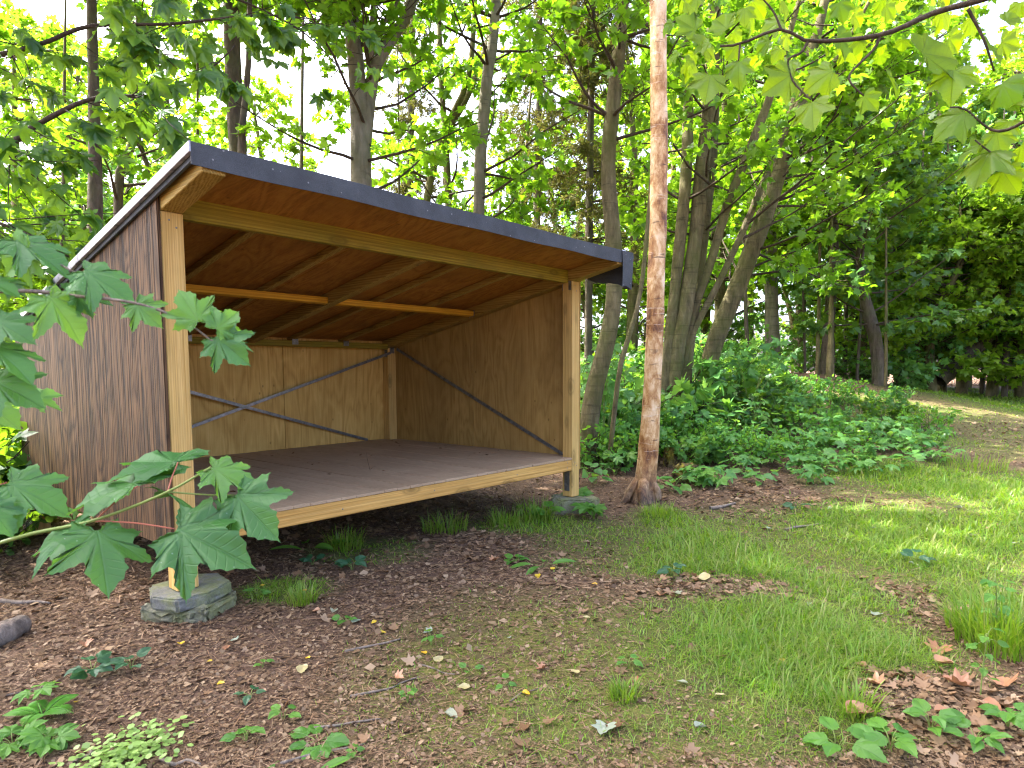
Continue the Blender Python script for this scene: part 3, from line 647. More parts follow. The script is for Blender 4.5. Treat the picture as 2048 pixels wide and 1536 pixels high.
def make_tree(name, label, cat, stems, dep, bark_, leafm, limbs, lsize=.12, per=7, twigs=8, llen=(1.0, 2.0), zr=(1.8, 7.5), up=.35, tv=LV, tf=LF, seed=1, group=None, toward=None, tone=(0, 1), ground_px=True, sub=None, dens=1):
    g = np.random.default_rng(seed); SP = [trunk_from_px(s, dep) for s in stems]
    b = SP[0][0][0].copy(); b[2] = gz(b[0], b[1])
    root = empty(name, b, label, cat, group)
    paths = []
    for k, (P, Rr) in enumerate(SP):
        if k == 0 or (sub is None or k not in sub):
            z0 = gz(P[0][0], P[0][1])
            if P[0][2] > z0-.05:
                ext = P[0]+(P[0]-P[1])/max(np.linalg.norm(P[0]-P[1]), 1e-6)*0
                slope = (P[1]-P[0]); ext = P[0]-slope/max(slope[2], .2)*(P[0][2]-z0+.12)*.45; ext[2] = z0-.12
                P = np.vstack([ext, P]); Rr = np.r_[Rr[0]*1.12, Rr]
        n = max(10, 4*len(P)); PR = resample(np.c_[P, Rr], n); paths.append(PR)
        V, F = tube(PR[:, :3]-b, np.maximum(PR[:, 3], .004), 10, .045, seed+k)
        link('trunk' if len(SP) == 1 else 'stem', tri_mesh('trunk', V, F, bark_, None, True), root)
    bgm = Geo(); leaf = []
    for k in range(limbs):
        PR = paths[g.integers(len(paths))]; ok = np.where((PR[:, 2] > zr[0]) & (PR[:, 2] < zr[1]))[0]
        if len(ok) == 0: ok = np.array([len(PR)-1])
        q = PR[g.choice(ok)]
        a = g.uniform(0, 2*math.pi) if toward is None else toward+g.normal(0, .9)
        ln = g.uniform(*llen)*(1 if q[2] < 4.5 else .85)
        leafy_limb(bgm, leaf, q[:3], (math.cos(a), math.sin(a), g.uniform(-.05, .55)), ln, min(q[3]*.35, .018)+.004, g, up, twigs, per, lsize, .5, .22, tone=tone)
    if leaf:
        for a in (bgm,): a.V = [v-b for v in a.V]
        tag(link('branches', bgm.mesh('branches', M['twig'], True), root), kind='stuff')
        tag(link('crown', flush(leaf, tv, tf, 'crown', leafm, b), root), kind='stuff'); TRI[0] += sum(len(a[0]) for a in leaf)*len(tf)
    return root
# forked grey tree and its neighbours behind the roof
make_tree('forked_tree', 'grey-barked forked tree rising behind the shelter roof', 'tree',
    [[(724, 560, 46), (722, 370, 43), (721, 270, 39), (712, 130, 34), (699, 0, 29), (690, -300, 20), (684, -800, 8)],
     [(728, 290, 28), (746, 150, 26, .05), (775, 92, 23, .1), (830, -10, 20, .15), (900, -260, 12, .2), (930, -600, 5, .2)],
     [(742, 120, 12, .05), (747, 0, 10, .05), (752, -200, 6)], [(722, 92, 8), (770, 45, 8, .2), (800, -10, 7, .3), (830, -120, 4, .3)]], 8.0, M['bark_grey'], M['maple'], 46, .115, 7, 8, (.9, 2.1), (2.6, 10.5), seed=11, sub=(1, 2, 3))
make_tree('slender_tree', 'straight slender grey tree behind the shelter roof, next to the curved stems', 'tree',
    [[(953, 560, 25), (957, 440, 24), (962, 300, 25), (975, 150, 22), (990, 40, 20), (1005, -300, 12), (1015, -700, 5)]], 9.0, M['bark_grey'], M['maple'], 26, .12, 7, 8, (.9, 2.0), (2.4, 7.5), seed=12)
make_tree('curved_stem_tree', 'thin curving multi-stemmed young tree behind the shelter roof', 'tree',
    [[(848, 520, 17), (852, 420, 16), (868, 330, 16), (900, 240, 14), (935, 160, 12), (948, 40, 10), (955, -200, 6)], [(884, 275, 12), (925, 212, 12, .2), (960, 130, 11, .3), (988, 20, 9, .4), (1010, -200, 5, .5)], [(903, 520, 15, .3), (897, 400, 14, .3), (890, 270, 13, .3), (880, 120, 11, .3), (878, -100, 7, .3)]], 10.0, M['bark_olive'], M['maple'], 34, .12, 7, 8, (.9, 2.0), (2.4, 7.5), seed=13, sub=(1,))
make_tree('bent_tree', 'bent olive-barked tree standing just behind the shelter corner with the drooping felt', 'tree',
    [[(1185, 800, 36), (1205, 720, 34), (1224, 630, 33), (1229, 520, 32), (1216, 330, 31), (1233, 150, 29), (1246, 0, 26), (1258, -400, 18), (1265, -800, 7)]], 7.6, M['bark_olive'], M['maple'], 16, .11, 7, 8, (.8, 1.8), (3.4, 6.8), seed=14)
make_tree('leaning_sapling', 'pole-thin leaning sapling between the bent tree and the birch', 'tree',
    [[(1236, 760, 10), (1252, 690, 10), (1280, 590, 9), (1298, 420, 8), (1310, 230, 8), (1316, 0, 6), (1322, -250, 4)]], 7.2, M['bark_olive'], M['maple'], 10, .10, 6, 6, (.5, 1.1), (3.6, 6.2), seed=15)
# birch in front
bp = ground_hit(1287, 1003); BD = float((bp-CAM) @ FW)
def birch_tree():
    g = np.random.default_rng(21)
    pts = [(1286, 1012, 56), (1288, 985, 47), (1292, 950, 41), (1297, 900, 40), (1303, 800, 36), (1309, 680, 35), (1312, 560, 34), (1317, 420, 35), (1318, 280, 34), (1317, 120, 33), (1316, -40, 32), (1314, -500, 26), (1310, -1100, 12), (1308, -1500, 4)]
    P, Rr = trunk_from_px(pts, BD); b = bp.copy(); root = empty('birch_tree', b, 'orange-brown peeling birch trunk standing alone in front of the bushes', 'tree')
    PR = resample(np.c_[P, Rr], 70); PB = resample(np.c_[P, Rr], 220); V, F = tube(PB[:, :3]-b, PB[:, 3], 26, .020, 5); link('trunk', tri_mesh('trunk', V, F, M['birch'], None, True), root)
    for a, ln in ((2.3, .20), (3.6, .17), (5.2, .13)):
        q = np.array([b[0]+.10*math.cos(a), b[1]+.10*math.sin(a), b[2]+.10]); e = np.array([b[0]+ln*math.cos(a), b[1]+ln*math.sin(a), b[2]-.04]); mid = (q+e)/2+np.array([0, 0, -.02])
        P2 = resample(np.array([[*(b+np.array([0, 0, .22])), .05], [*q, .045], [*mid, .035], [*e, .02]]), 9); V, F = tube(P2[:, :3]-b, P2[:, 3], 8, .06, 3); link('root', tri_mesh('root', V, F, M['birch'], None, True), root)
    bgm = Geo(); leaf = []
    for k in range(46):
        q = PR[g.integers(38, 66)]; a = g.uniform(0, 6.28); leafy_limb(bgm, leaf, q[:3], (math.cos(a), math.sin(a), g.uniform(.1, .7)), g.uniform(.9, 2.0), .014, g, .1, 8, 8, .065, .5, .25)
    ok = [a for a in leaf if a[0][:, 2].min() > 4.6]
    bgm.V = [v-b for v in bgm.V]; tag(link('branches', bgm.mesh('branches', M['twig'], True), root), kind='stuff'); tag(link('crown', flush(ok, QV, QF, 'crown', M['maple'], b), root), kind='stuff')
birch_tree()
# clump right of the birch
make_tree('multi_stem_tree', 'clump of tall olive stems fanning out of one base behind the birch', 'tree',
    [[(1346, 800, 34), (1354, 700, 33), (1370, 620, 31), (1390, 480, 29), (1405, 330, 28), (1420, 200, 28), (1427, 0, 22), (1432, -350, 12)],
     [(1332, 760, 22), (1343, 640, 22), (1356, 520, 22), (1370, 380, 24), (1376, 230, 22), (1371, 100, 18), (1374, -200, 10)],
     [(1376, 700, 26, .2), (1396, 560, 25, .3), (1414, 400, 24, .3), (1424, 270, 25, .3), (1430, 60, 20, .3), (1442, -250, 10, .3)],
     [(1378, 660, 18, .1), (1420, 530, 18), (1455, 410, 18, -.1), (1480, 345, 18, -.1), (1532, 215, 16, -.2), (1570, 100, 12, -.2), (1620, -80, 7, -.2)],
     [(1372, 700, 13, .1), (1440, 560, 14), (1500, 430, 14), (1545, 320, 13), (1588, 235, 12), (1690, 90, 8), (1760, -40, 5)]], 9.2, M['bark_olive'], M['maple'], 44, .12, 7, 8, (1.0, 2.4), (2.8, 7.0), seed=16)
make_tree('leaning_tree', 'thick leaning mossy trunk pair slanting up over the bushes', 'tree',
    [[(1425, 700, 34), (1478, 565, 35), (1530, 430, 33), (1570, 300, 33), (1602, 180, 27), (1650, 0, 18), (1700, -250, 8)],
     [(1415, 700, 15, .3), (1470, 560, 16, .2), (1520, 430, 17, .1), (1545, 350, 17), (1592, 225, 14, -.1), (1640, 100, 9, -.2)]], 10.2, M['bark_olive'], M['maple'], 50, .12, 7, 9, (1.2, 2.6), (2.2, 7.0), seed=17, toward=-.5)
make_tree('background_trunk_tree', 'straight grey trunk further back beyond the leaning trunks', 'tree', [[(1546, 720, 30), (1543, 600, 27), (1545, 420, 22), (1550, 100, 14), (1552, -150, 6)]], 15.0, M['bark_grey'], M['maple_far'], 60, .15, 8, 9, (1.2, 2.6), (3.4, 9), seed=18, tv=LV, tf=LF)
make_tree('crooked_tree', 'dark crooked trunk standing at the edge of the clearing', 'tree', [[(1757, 750, 24), (1752, 690, 25), (1745, 655, 25), (1730, 600, 22), (1722, 540, 18), (1715, 400, 12), (1705, 200, 8), (1700, 0, 5)]], 13.5, M['bark_dark'], M['maple_dark'], 60, .14, 8, 9, (1.2, 2.5), (1.9, 8), seed=19)
# trees on the left behind the shelter
make_tree('dark_trunk_tree', 'dark rough trunk with a pale vine beside it behind the left gable', 'tree', [[(480, 480, 36), (476, 300, 34), (468, 170, 33), (462, 0, 30), (455, -400, 22), (450, -900, 12), (448, -1300, 5)], [(489, 470, 14, -.2), (482, 300, 14, -.3), (487, 230, 13, -.3), (497, 120, 12, -.3), (500, -50, 9, -.3), (505, -300, 5, -.3)]], 7.5, M['bark_dark'], M['maple'], 70, .14, 9, 9, (1.2, 3.0), (5.2, 11), seed=22)
make_tree('gable_tree', 'dark upright trunk seen past the gable edge of the shelter', 'tree', [[(192, 560, 28), (190, 430, 26), (190, 300, 24), (186, 120, 20), (180, -200, 15), (176, -700, 11), (172, -1300, 5)]], 6.5, M['bark_dark'], M['maple'], 70, .14, 9, 9, (1.2, 3.0), (5.0, 11), seed=23)
make_tree('snaking_tree', 'snaking thin dark trunk behind the shelter gable', 'tree', [[(238, 520, 16), (236, 430, 16), (240, 345, 17), (256, 312, 16), (266, 275, 14), (268, 200, 12), (275, 60, 9), (280, -150, 5)], [(330, 470, 12, .3), (310, 370, 11, .3), (288, 312, 10, .3), (270, 240, 8, .3), (262, 100, 5, .3)]], 8.4, M['bark_dark'], M['maple'], 20, .11, 7, 8, (.7, 1.5), (2.8, 6), seed=24)
# conifer
def conifer(px, py0, py1, dep, seed, label, halfw=1.5):
    g = np.random.default_rng(seed); P, Rr = trunk_from_px([(px-4, py0, 17), (px, (py0+py1)/2, 15), (px+6, py1, 9), (px+8, py1-500, 4)], dep)
    b = P[0].copy(); b[2] = gz(b[0], b[1]); P[0] = b+np.array([0, 0, -.1]); PR = resample(np.c_[P, Rr], 40)
    root = empty('conifer_tree', b, label, 'tree'); V, F = tube(PR[:, :3]-b, PR[:, 3], 8, .05, seed); link('trunk', tri_mesh('trunk', V, F, M['bark_dark'], None, True), root)
    bgm = Geo(); leaf = []
    for k in range(210):
        q = PR[g.integers(10, 40)]; a = g.uniform(0, 6.28); ln = halfw*g.uniform(.45, 1.0)*(1-.5*(q[2]-b[2])/(PR[-1, 2]-b[2]))
        Q = limb_path(q[:3], (math.cos(a), math.sin(a), .1), ln, -.5, g, 6, .08); V, F = tube(Q, np.linspace(.011, .002, 6), 4); bgm.add(V, F)
        for m in range(9):
            t = g.uniform(.15, 1)*4.99; i0 = int(t); s = Q[i0]+(Q[i0+1]-Q[i0])*(t-i0); td = norm(norm(Q[-1]-Q[0])*.5+g.normal(0, .6, 3)+np.array([0, 0, -.35])); e = s+td*g.uniform(.12, .38)
            V, F = tube(np.array([s, (s+e)/2+np.array([0, 0, .01]), e]), np.array([.004, .003, .0015]), 3); bgm.add(V, F)
            if g.uniform() < .88:
                n = 26; tt = g.uniform(0, 1, n)[:, None]; leaf.append((s+(e-s)*tt, norm(td[None]*.8+g.normal(0, .6, (n, 3))), g.normal(0, 1, (n, 3)), g.uniform(.06, .12, n), g.uniform(0, 1, n)))
    bgm.V = [v-b for v in bgm.V]; tag(link('branches', bgm.mesh('branches', M['twig'], True), root), kind='stuff')
    NV = np.array([(0, 0, 0), (.11, .5, 0), (0, 1, -.05), (-.11, .5, 0)], float); NF = np.array([(0, 1, 2), (0, 2, 3)])
    tag(link('crown', flush(leaf, NV, NF, 'crown', M['needle'], b), root), kind='stuff')
conifer(1180, 640, 20, 11.0, 31, 'dark thin-branched conifer with sparse brownish needles behind the shelter', 1.7)
conifer(1075, 640, 60, 14.5, 32, 'grey-brown half-bare conifer further behind the shelter roof', 1.7)
conifer(820, 640, 40, 17.0, 33, 'pale far conifer seen in the sky gap beside the forked tree', 1.4)

# background wood: a few crowns, copied
def bgtree(seed, h, r, n_limb, mat, barkm, lo, lsize=.16, sub='LV'):
    g = np.random.default_rng(seed); P = np.array([[0, 0, -.25], [g.normal(0, .1), g.normal(0, .1), h*.35], [g.normal(0, .25), g.normal(0, .25), h*.7], [g.normal(0, .4), g.normal(0, .4), h]])
    PR = resample(np.c_[P, [.14, .11, .07, .02]], 22); V, F = tube(PR[:, :3], PR[:, 3], 8, .05, seed); tr = tri_mesh('background_trunk', V, F, barkm, None, True)
    bgm = Geo(); leaf = []
    for k in range(n_limb):
        z = lo+(h-lo)*g.uniform(0, 1)**.9; q = PR[np.argmin(abs(PR[:, 2]-z))]; a = g.uniform(0, 6.28)
        leafy_limb(bgm, leaf, q[:3], (math.cos(a), math.sin(a), g.uniform(-.1, .5)), r*g.uniform(.45, 1.0)*(1.1-.5*(z-lo)/(h-lo)), .02, g, .2, 9, 9, lsize, .6, .2, sides=4)
    return tr, bgm.mesh('background_branches', M['twig'], True), flush(leaf, LV, LF, 'background_crown', mat, (0, 0, 0))
BG = [bgtree(51, 9.5, 2.4, 56, M['maple_far'], M['bark_dark'], 2.6, .14), bgtree(52, 8.0, 2.3, 50, M['maple_far'], M['bark_olive'], 1.2, .13), bgtree(53, 10.5, 2.6, 64, M['maple'], M['bark_dark'], 1.0, .15), bgtree(54, 7.0, 2.0, 56, M['maple'], M['bark_grey'], .6, .13), bgtree(55, 9.0, 2.4, 62, M['maple_far'], M['bark_dark'], .9, .14), bgtree(56, 4.6, 2.1, 58, M['maple_far'], M['bark_olive'], .35, .12), bgtree(57, 5.5, 2.2, 58, M['under'], M['bark_olive'], .6, .115)]
BGL = ['tall light-leaved tree', 'airy yellow-green tree', 'big full-leaved tree', 'short leafy tree', 'green low-branched tree', 'low bushy tree', 'bright bushy tree']
spots = [ # column, distance, kind, scale
 (60, 14, 1, 1.0), (-120, 11, 2, .9), (330, 15, 0, 1.0), (540, 18, 1, 1.0), (1000, 20, 1, .8), (1100, 19, 3, 1.0), (1260, 15, 1, 1.0), (1345, 19, 1, 1.1), (1440, 16, 1, 1.05), (1600, 19, 0, 1.15), (1500, 23, 0, 1.2),
 (1650, 14.5, 0, 1.0), (1705, 18, 2, 1.1), (1850, 18.5, 1, 1.1), (2050, 18, 1, 1.0), (2120, 19, 1, 1.2), (1820, 22, 0, 1.3), (1990, 23, 1, 1.4), (1700, 25, 1, 1.4), (1400, 26, 0, 1.3), (1220, 25, 0, 1.2), (420, 22, 1, 1.0), (180, 20, 0, 1.1), (-60, 18, 1, 1.2), (2130, 24, 1, 1.5),
 (1660, 17, 6, .8), (1730, 15.5, 5, .75), (1800, 16.2, 6, .9), (1865, 15.6, 5, .95), (1925, 16.4, 6, 1.0), (1985, 15.8, 5, 1.0), (2045, 15.6, 6, 1.05), (2110, 14.8, 5, 1.0), (1840, 19, 6, 1.4), (1930, 19.5, 5, 1.5), (2030, 19, 6, 1.5), (1760, 20, 5, 1.3), (1590, 21, 6, .9), (1410, 18, 6, .9), (1300, 17, 5, .8), (1180, 16, 6, .8), (1060, 17, 6, .7), (640, 15, 6, .75), (300, 13, 6, .9), (120, 12, 5, .9)]
def landmark(px):
    for lim, t in ((250, 'past the brown gable wall'), (560, 'behind the dark trunk with the vine'), (800, 'behind the forked tree'), (1060, 'behind the curved thin stems'), (1240, 'behind the sparse dark conifer'), (1335, 'behind the birch'), (1470, 'behind the fanned clump of stems'), (1590, 'behind the leaning trunk pair'), (1690, 'over the sunlit brown mound'), (1770, 'next to the dark crooked trunk'), (1850, 'between crooked trunk and half-fallen log'), (1930, 'over the foot of the half-fallen log'), (2010, 'over the tip of the half-fallen log'), (2100, 'past the half-fallen log'), (9999, 'well past the half-fallen log')):
        if px < lim: return t
seen_ = set(); rank_ = {}
for i_, (px, dep, kd, s) in sorted(enumerate(spots), key=lambda v: v[1][1]):
    t_ = (kd, landmark(px), dep > 19.5); rank_[i_] = ', farther back' if t_ in seen_ else ''; seen_.add(t_)
for k, (px, dep, kd, s) in enumerate(spots):
    q = at(px, 742, dep); g0 = gz(q[0], q[1]); root = empty('woodland_tree', (q[0], q[1], g0), '%s %s %s%s' % (BGL[kd], 'deep in the wood' if dep > 19.5 else 'in the wood', landmark(px), rank_[k]), 'tree', 'trees of the background wood, kind %s' % 'abcdefg'[kd])
    root.rotation_euler = (0, 0, k*2.399); root.scale = (s, s, s)
    for nm, me in zip(('trunk', 'branches', 'crown'), BG[kd]):
        o = link(nm, me, root)
        if nm != 'trunk': o['kind'] = 'stuff'
# thin poles in the thicket
for k, (px, y0, y1, wpx, dep, lean) in enumerate([(1635, 730, 420, 8, 13.5, 6), (1668, 720, 500, 6, 15, -8), (1690, 720, 480, 8, 16, 4), (1772, 745, 520, 6, 13, 0), (1715, 735, 560, 6, 14.5, 10), (1610, 725, 520, 6, 14.5, -5), (1885, 760, 480, 18, 17, -5), (1830, 755, 560, 8, 16, 8), (1965, 760, 520, 9, 16.5, 20), (1925, 760, 560, 7, 17, -14), (2010, 765, 470, 12, 15.5, 10), (1495, 700, 420, 8, 14, -10), (1660, 735, 640, 14, 13.2, 2), (395, 520, 200, 7, 9, 0), (125, 560, 150, 8, 9, 4), (1030, 560, 300, 9, 12, 22), (800, 540, 250, 5, 10.5, -3), (600, 500, 60, 9, 11, 6)]):
    P, Rr = trunk_from_px([(px, y0, wpx), (px+lean*.4, (y0*2+y1)/3, wpx*.9), (px+lean, y1, wpx*.7), (px+lean*2.2, y1-300, wpx*.3)], dep)
    b = P[0].copy(); b[2] = gz(b[0], b[1])-.1; PR = resample(np.c_[np.vstack([b, P]), np.r_[Rr[0], Rr]], 16); V, F = tube(PR[:, :3]-b, PR[:, 3], 6, .08, k)
    tag(link('sapling_pole', tri_mesh('sapling_pole', V, F, M['bark_dark'] if k % 3 else M['bark_olive'], None, True), None, b), 'thin bare sapling pole %s' % landmark(px), 'sapling', 'sapling poles in the wood')
P, Rr = trunk_from_px([(1878, 762, 34), (1915, 728, 32), (1960, 690, 27), (1990, 650, 18), (2015, 600, 10)], 15.6)
b = P[0].copy(); PR = resample(np.c_[P, Rr], 18); V, F = tube(PR[:, :3]-b, PR[:, 3], 10, .06, 3)
tag(link('leaning_log', tri_mesh('leaning_log', V, F, M['bark_dark'], None, True), None, b), 'dark half-fallen trunk leaning at the far edge of the clearing', 'log')
print('leaf tris', TRI[0])

# ------------------------------------------------------------------ boughs and branches hanging into the picture
def tocam(p): return norm(CAM-np.asarray(p, float))
def branch(name, label, cat, stems, leaves, meshes, stemmat, nmix=(.8, .45), seed=0, group=None, petm=None):
    g = np.random.default_rng(seed)
    b = at(*stems[0][0][0]); root = empty(name, b, label, cat, group)
    for pts, r0, r1 in stems:
        link('stem', tubes_mesh('stem', [([at(*p) for p in pts], r0, r1)], stemmat, 6, b), root)
    for k, lf in enumerate(leaves):
        bx, by, tx, ty, dep = lf[:5]; dd = lf[5] if len(lf) > 5 else 0.0; face = lf[6] if len(lf) > 6 else 1.0
        B = at(bx, by, dep); T = at(tx, ty, dep+dd)
        n = nmix[0]*face*tocam(B)+nmix[1]*np.array([0, 0, 1.0])+g.normal(0, .16, 3)
        o = put_leaf(root, b, meshes[lf[7]] if len(lf) > 7 else meshes[k % len(meshes)], B, T, n, np.linalg.norm(T-B)*(.80 if name == 'maple_spray' else (.80 if name == 'plane_branch' else .93)))
        if len(lf) > 8 and lf[8] is not None:     # leaf stalk from a stem point
            sx, sy, sdp = lf[8]
            link('petiole', tubes_mesh('petiole', [([at(sx, sy, sdp), (at(sx, sy, sdp)+B)/2+np.array([0, 0, .004]), B], .0016, .0013)], petm or M['petiole'], 5, b), root)
    return root
dA = 1.30
branch('sycamore_branch', 'low sycamore branch with big lobed leaves and red stalks in front of the corner post', 'branch',
    [([(-60, 1105, dA+.02), (60, 1068, dA), (191, 1040, dA), (335, 984, dA+.02), (422, 934, dA+.05)], .0042, .0022), ([(335, 984, dA+.02), (420, 990, dA+.05), (470, 990, dA+.06)], .002, .0014)],
    [(194, 1058, 226, 1192, dA-.03, -.06, 1.0, 0), (350, 1058, 508, 1122, dA-.01, -.02, 1.0, 1, (191, 1042, dA)), (470, 988, 558, 1084, dA+.05, -.03, 1.0, 0), (421, 935, 528, 978, dA+.06, .02, .9, 3), (276, 972, 204, 925, dA+.03, .12, .35, 1, (191, 1040, dA)), (332, 984, 398, 1012, dA+.04, .10, .4, 2), (14, 965, 152, 1020, dA+.05, .03, .8, 1, (-60, 1000, dA)), (150, 1062, 36, 1090, dA-.02, .02, .8, 2), (356, 925, 236, 908, dA+.10, .06, .3, 0, (335, 984, dA+.02)), (-20, 1010, 30, 1075, dA, 0, .8, 0)],
    [SYC_M[0], SYC_M[1], SYC_M[2], SYC_P[0], SYC_P[1]], M['greenstem'], (.85, .45), 3)
dB = 1.05
branch('maple_spray', 'blurred maple spray reaching across the brown gable wall', 'branch',
    [([(-60, 585, dB), (60, 582, dB), (150, 592, dB), (270, 606, dB), (365, 640, dB+.02), (425, 682, dB+.03), (470, 700, dB+.04)], .0035, .0013), ([(-40, 470, dB+.05), (60, 500, dB+.04), (150, 545, dB+.02)], .0025, .0015)],
    [(30, 478, 172, 548, dB, .02, .5), (165, 540, 305, 606, dB, .03, .45), (270, 606, 334, 662, dB, .0, .9), (95, 590, 198, 694, dB-.03, .02, .8), (-10, 640, 88, 690, dB-.05, 0, .7), (-20, 690, 96, 764, dB-.06, 0, .8), (-20, 760, 104, 808, dB-.05, 0, .8), (398, 645, 346, 556, dB+.02, .0, .8, 2), (432, 660, 492, 606, dB+.02, .03, .8, 3), (430, 672, 512, 742, dB+.03, 0, .9), (460, 690, 500, 668, dB+.04, .05, .5), (105, 585, 40, 650, dB, .0, .6), (60, 500, -20, 560, dB, .02, .6), (40, 470, 118, 505, dB+.06, .03, .4), (150, 592, 236, 560, dB+.03, .06, .4), (-30, 560, 60, 590, dB-.04, .02, .5), (150, 590, 210, 640, dB, .03, .55), (-40, 800, 60, 860, dB, 0, .7), (60, 800, 140, 770, dB+.1, .05, .5)],
    [SYC_M[1], SYC_M[2], SYC_P[0], SYC_P[1], SYC_M[0]], M['stick'], (.8, .5), 4)
dC = 1.75; PLr = np.random.default_rng(55)
branch('plane_branch', 'dark plane branch with bright yellow-green backlit leaves hanging over the clearing', 'branch',
    [([(2140, -60, dC-.1), (1960, 0, dC-.05), (1870, 25, dC), (1760, 70, dC), (1620, 82, dC), (1562, 58, dC), (1480, 88, dC+.02), (1440, 92, dC+.03)], .0095, .003), ([(1562, 58, dC), (1546, 22, dC), (1518, -10, dC)], .0036, .002), ([(1936, 18, dC), (1968, 80, dC), (1988, 142, dC+.03)], .005, .002), ([(1760, 70, dC), (1748, 98, dC), (1702, 145, dC-.02), (1701, 165, dC-.02), (1728, 192, dC-.02)], .004, .002), ([(1616, 82, dC), (1602, 106, dC), (1576, 120, dC), (1586, 162, dC), (1622, 200, dC-.02)], .0036, .002), ([(1480, 88, dC+.02), (1477, 122, dC+.02)], .003, .002), ([(2140, 150, dC-.2), (2060, 235, dC-.1), (1990, 262, dC), (1930, 218, dC), (1900, 215, dC)], .006, .002), ([(2130, 330, dC), (2040, 345, dC), (1975, 300, dC), (1950, 280, dC)], .005, .002)],
    [(1421, 148, 1410, 216, dC, -.03), (1478, 122, 1472, 186, dC, .0), (1470, 130, 1522, 168, dC+.03, .05, .8), (1585, 148, 1512, 196, dC, .0, .9), (1624, 202, 1624, 272, dC-.03, -.03, 1.2, 0), (1668, 140, 1590, 188, dC-.03, .04, .8), (1726, 190, 1766, 228, dC, .0, .8), (1906, 138, 1902, 218, dC, -.02), (2004, 164, 2034, 230, dC+.02, -.03), (1842, 108, 1946, 108, dC, .05, .7), (1806, 78, 1802, 114, dC, .03, .9), (1722, 80, 1708, 118, dC, .02, .9), (1394, 62, 1342, 22, dC+.06, .0, .8), (1346, 44, 1316, 78, dC+.08, .03, .8), (1490, 14, 1486, 58, dC, .0, .9), (1504, 2, 1536, 48, dC+.03, .02, .8), (1676, 4, 1694, 54, dC, .0, .8), (1932, 222, 1850, 282, dC, .03, .6), (1992, 262, 2010, 330, dC, 0, .9), (1962, 290, 1900, 330, dC, .02, .8), (1984, 300, 1928, 372, dC, -.03, .8), (2004, 340, 2044, 402, dC, 0, .9), (2020, 240, 1992, 300, dC+.04, .02, .7), (1368, 4, 1410, 26, dC+.06, .03, .7), (1420, 84, 1376, 112, dC+.05, .03, .7), (1455, 60, 1422, 20, dC+.05, .03, .8), (1400, 92, 1442, 64, dC+.06, .05, .6), (2000, 84, 2056, 96, dC-.03, 0, .7), (2010, 44, 2052, 20, dC, 0, .7), (1560, 0, 1600, 26, dC+.04, .04, .6), (2040, 290, 2090, 330, dC, 0, .9), (1960, 310, 2010, 290, dC+.02, .05, .6), (1880, 20, 1920, 60, dC+.03, .03, .6), (1770, 10, 1800, 44, dC+.05, .03, .7), (1640, 84, 1668, 112, dC+.04, .04, .7), (2030, 210, 2080, 170, dC, 0, .7), (1475, 90, 1445, 130, dC+.04, .03, .8), (1540, 80, 1500, 112, dC+.08, .04, .7)]
    +[(float(x), float(y), float(x+dx), float(y+dy), dC+.12+float(z), .03, .8) for x, y, dx, dy, z in zip(PLr.uniform(1340, 2060, 34), PLr.uniform(-20, 150, 34), PLr.normal(0, 26, 34), PLr.uniform(25, 62, 34), PLr.uniform(0, .3, 34))],
    PLANE_M, M['twig'], (.55, .35), 5)
# boughs of the maple standing left of the picture
def bough(label, pts, dep, r0, n, seed, spread=(.55, .35), lsz=(.10, .17), drift=(45, 60), group=None):
    g = np.random.default_rng(seed); W = [at(px, py, dep+(q[0] if q else 0)) for px, py, *q in pts]; b = W[0]; root = empty('maple_bough', b, label, 'branch', group)
    PR = resample(np.array(W), 26); V, F = tube(PR-b, np.linspace(r0, .004, 26), 7, .04, seed); link('stem', tri_mesh('stem', V, F, M['twig'], None, True), root)
    tw = Geo(); made = 0
    while made < n:
        t = g.uniform(.12, 1)*24.9; i0 = int(t); q = PR[i0]+(PR[i0+1]-PR[i0])*(t-i0)
        td = norm(RT*g.normal(.35, .7)-UP*g.uniform(-.25, .75)+FW*g.normal(0, .5)); ln = g.uniform(.2, spread[0]+spread[1])
        Q = limb_path(q, td, ln, -.15, g, 4, .1); V, F = tube(Q-b, np.linspace(.0045, .002, 4), 4); tw.add(V, F)
        for m in range(int(g.integers(4, 8))):
            s = g.uniform(.25, 1)*2.99; j = int(s); p = Q[j]+(Q[j+1]-Q[j])*(s-j); od = norm(RT*g.normal(drift[0]/60, .5)-UP*g.normal(drift[1]/60, .45)+FW*g.normal(0, .5)); sz = g.uniform(*lsz); B = p+od*.03
            put_leaf(root, b, DARK_M[made % 2], B, B+od*sz, np.array([0, 0, 1.0])*.8+tocam(B)*.25+g.normal(0, .35, 3), sz); made += 1
            if made >= n: break
    link('twigs', tw.mesh('twigs', M['twig'], True), root); return root
bough('drooping dark-leaved maple bough over the gable end of the roof', [(-120, 380), (0, 305), (70, 252), (190, 196), (330, 188, .1), (430, 130, .2), (470, 90, .2)], 4.2, .024, 150, 61, lsz=(.09, .145))
bough('upper maple bough reaching towards the forked tree', [(-150, 140), (60, 95), (180, 52), (340, 48, .1), (520, 30, .3), (640, 40, .5)], 4.8, .022, 150, 62, lsz=(.09, .145))
bough('low maple bough with dark leaves hanging left of the brown gable', [(-200, 420), (-60, 430), (60, 470), (160, 520, .2), (260, 500, .4)], 4.0, .016, 90, 63, lsz=(.09, .14))
bough('topmost maple bough over the shelter roof', [(60, -200), (250, -80), (430, -20), (600, 60, .2), (690, 150, .3)], 5.2, .02, 100, 64, lsz=(.09, .14))
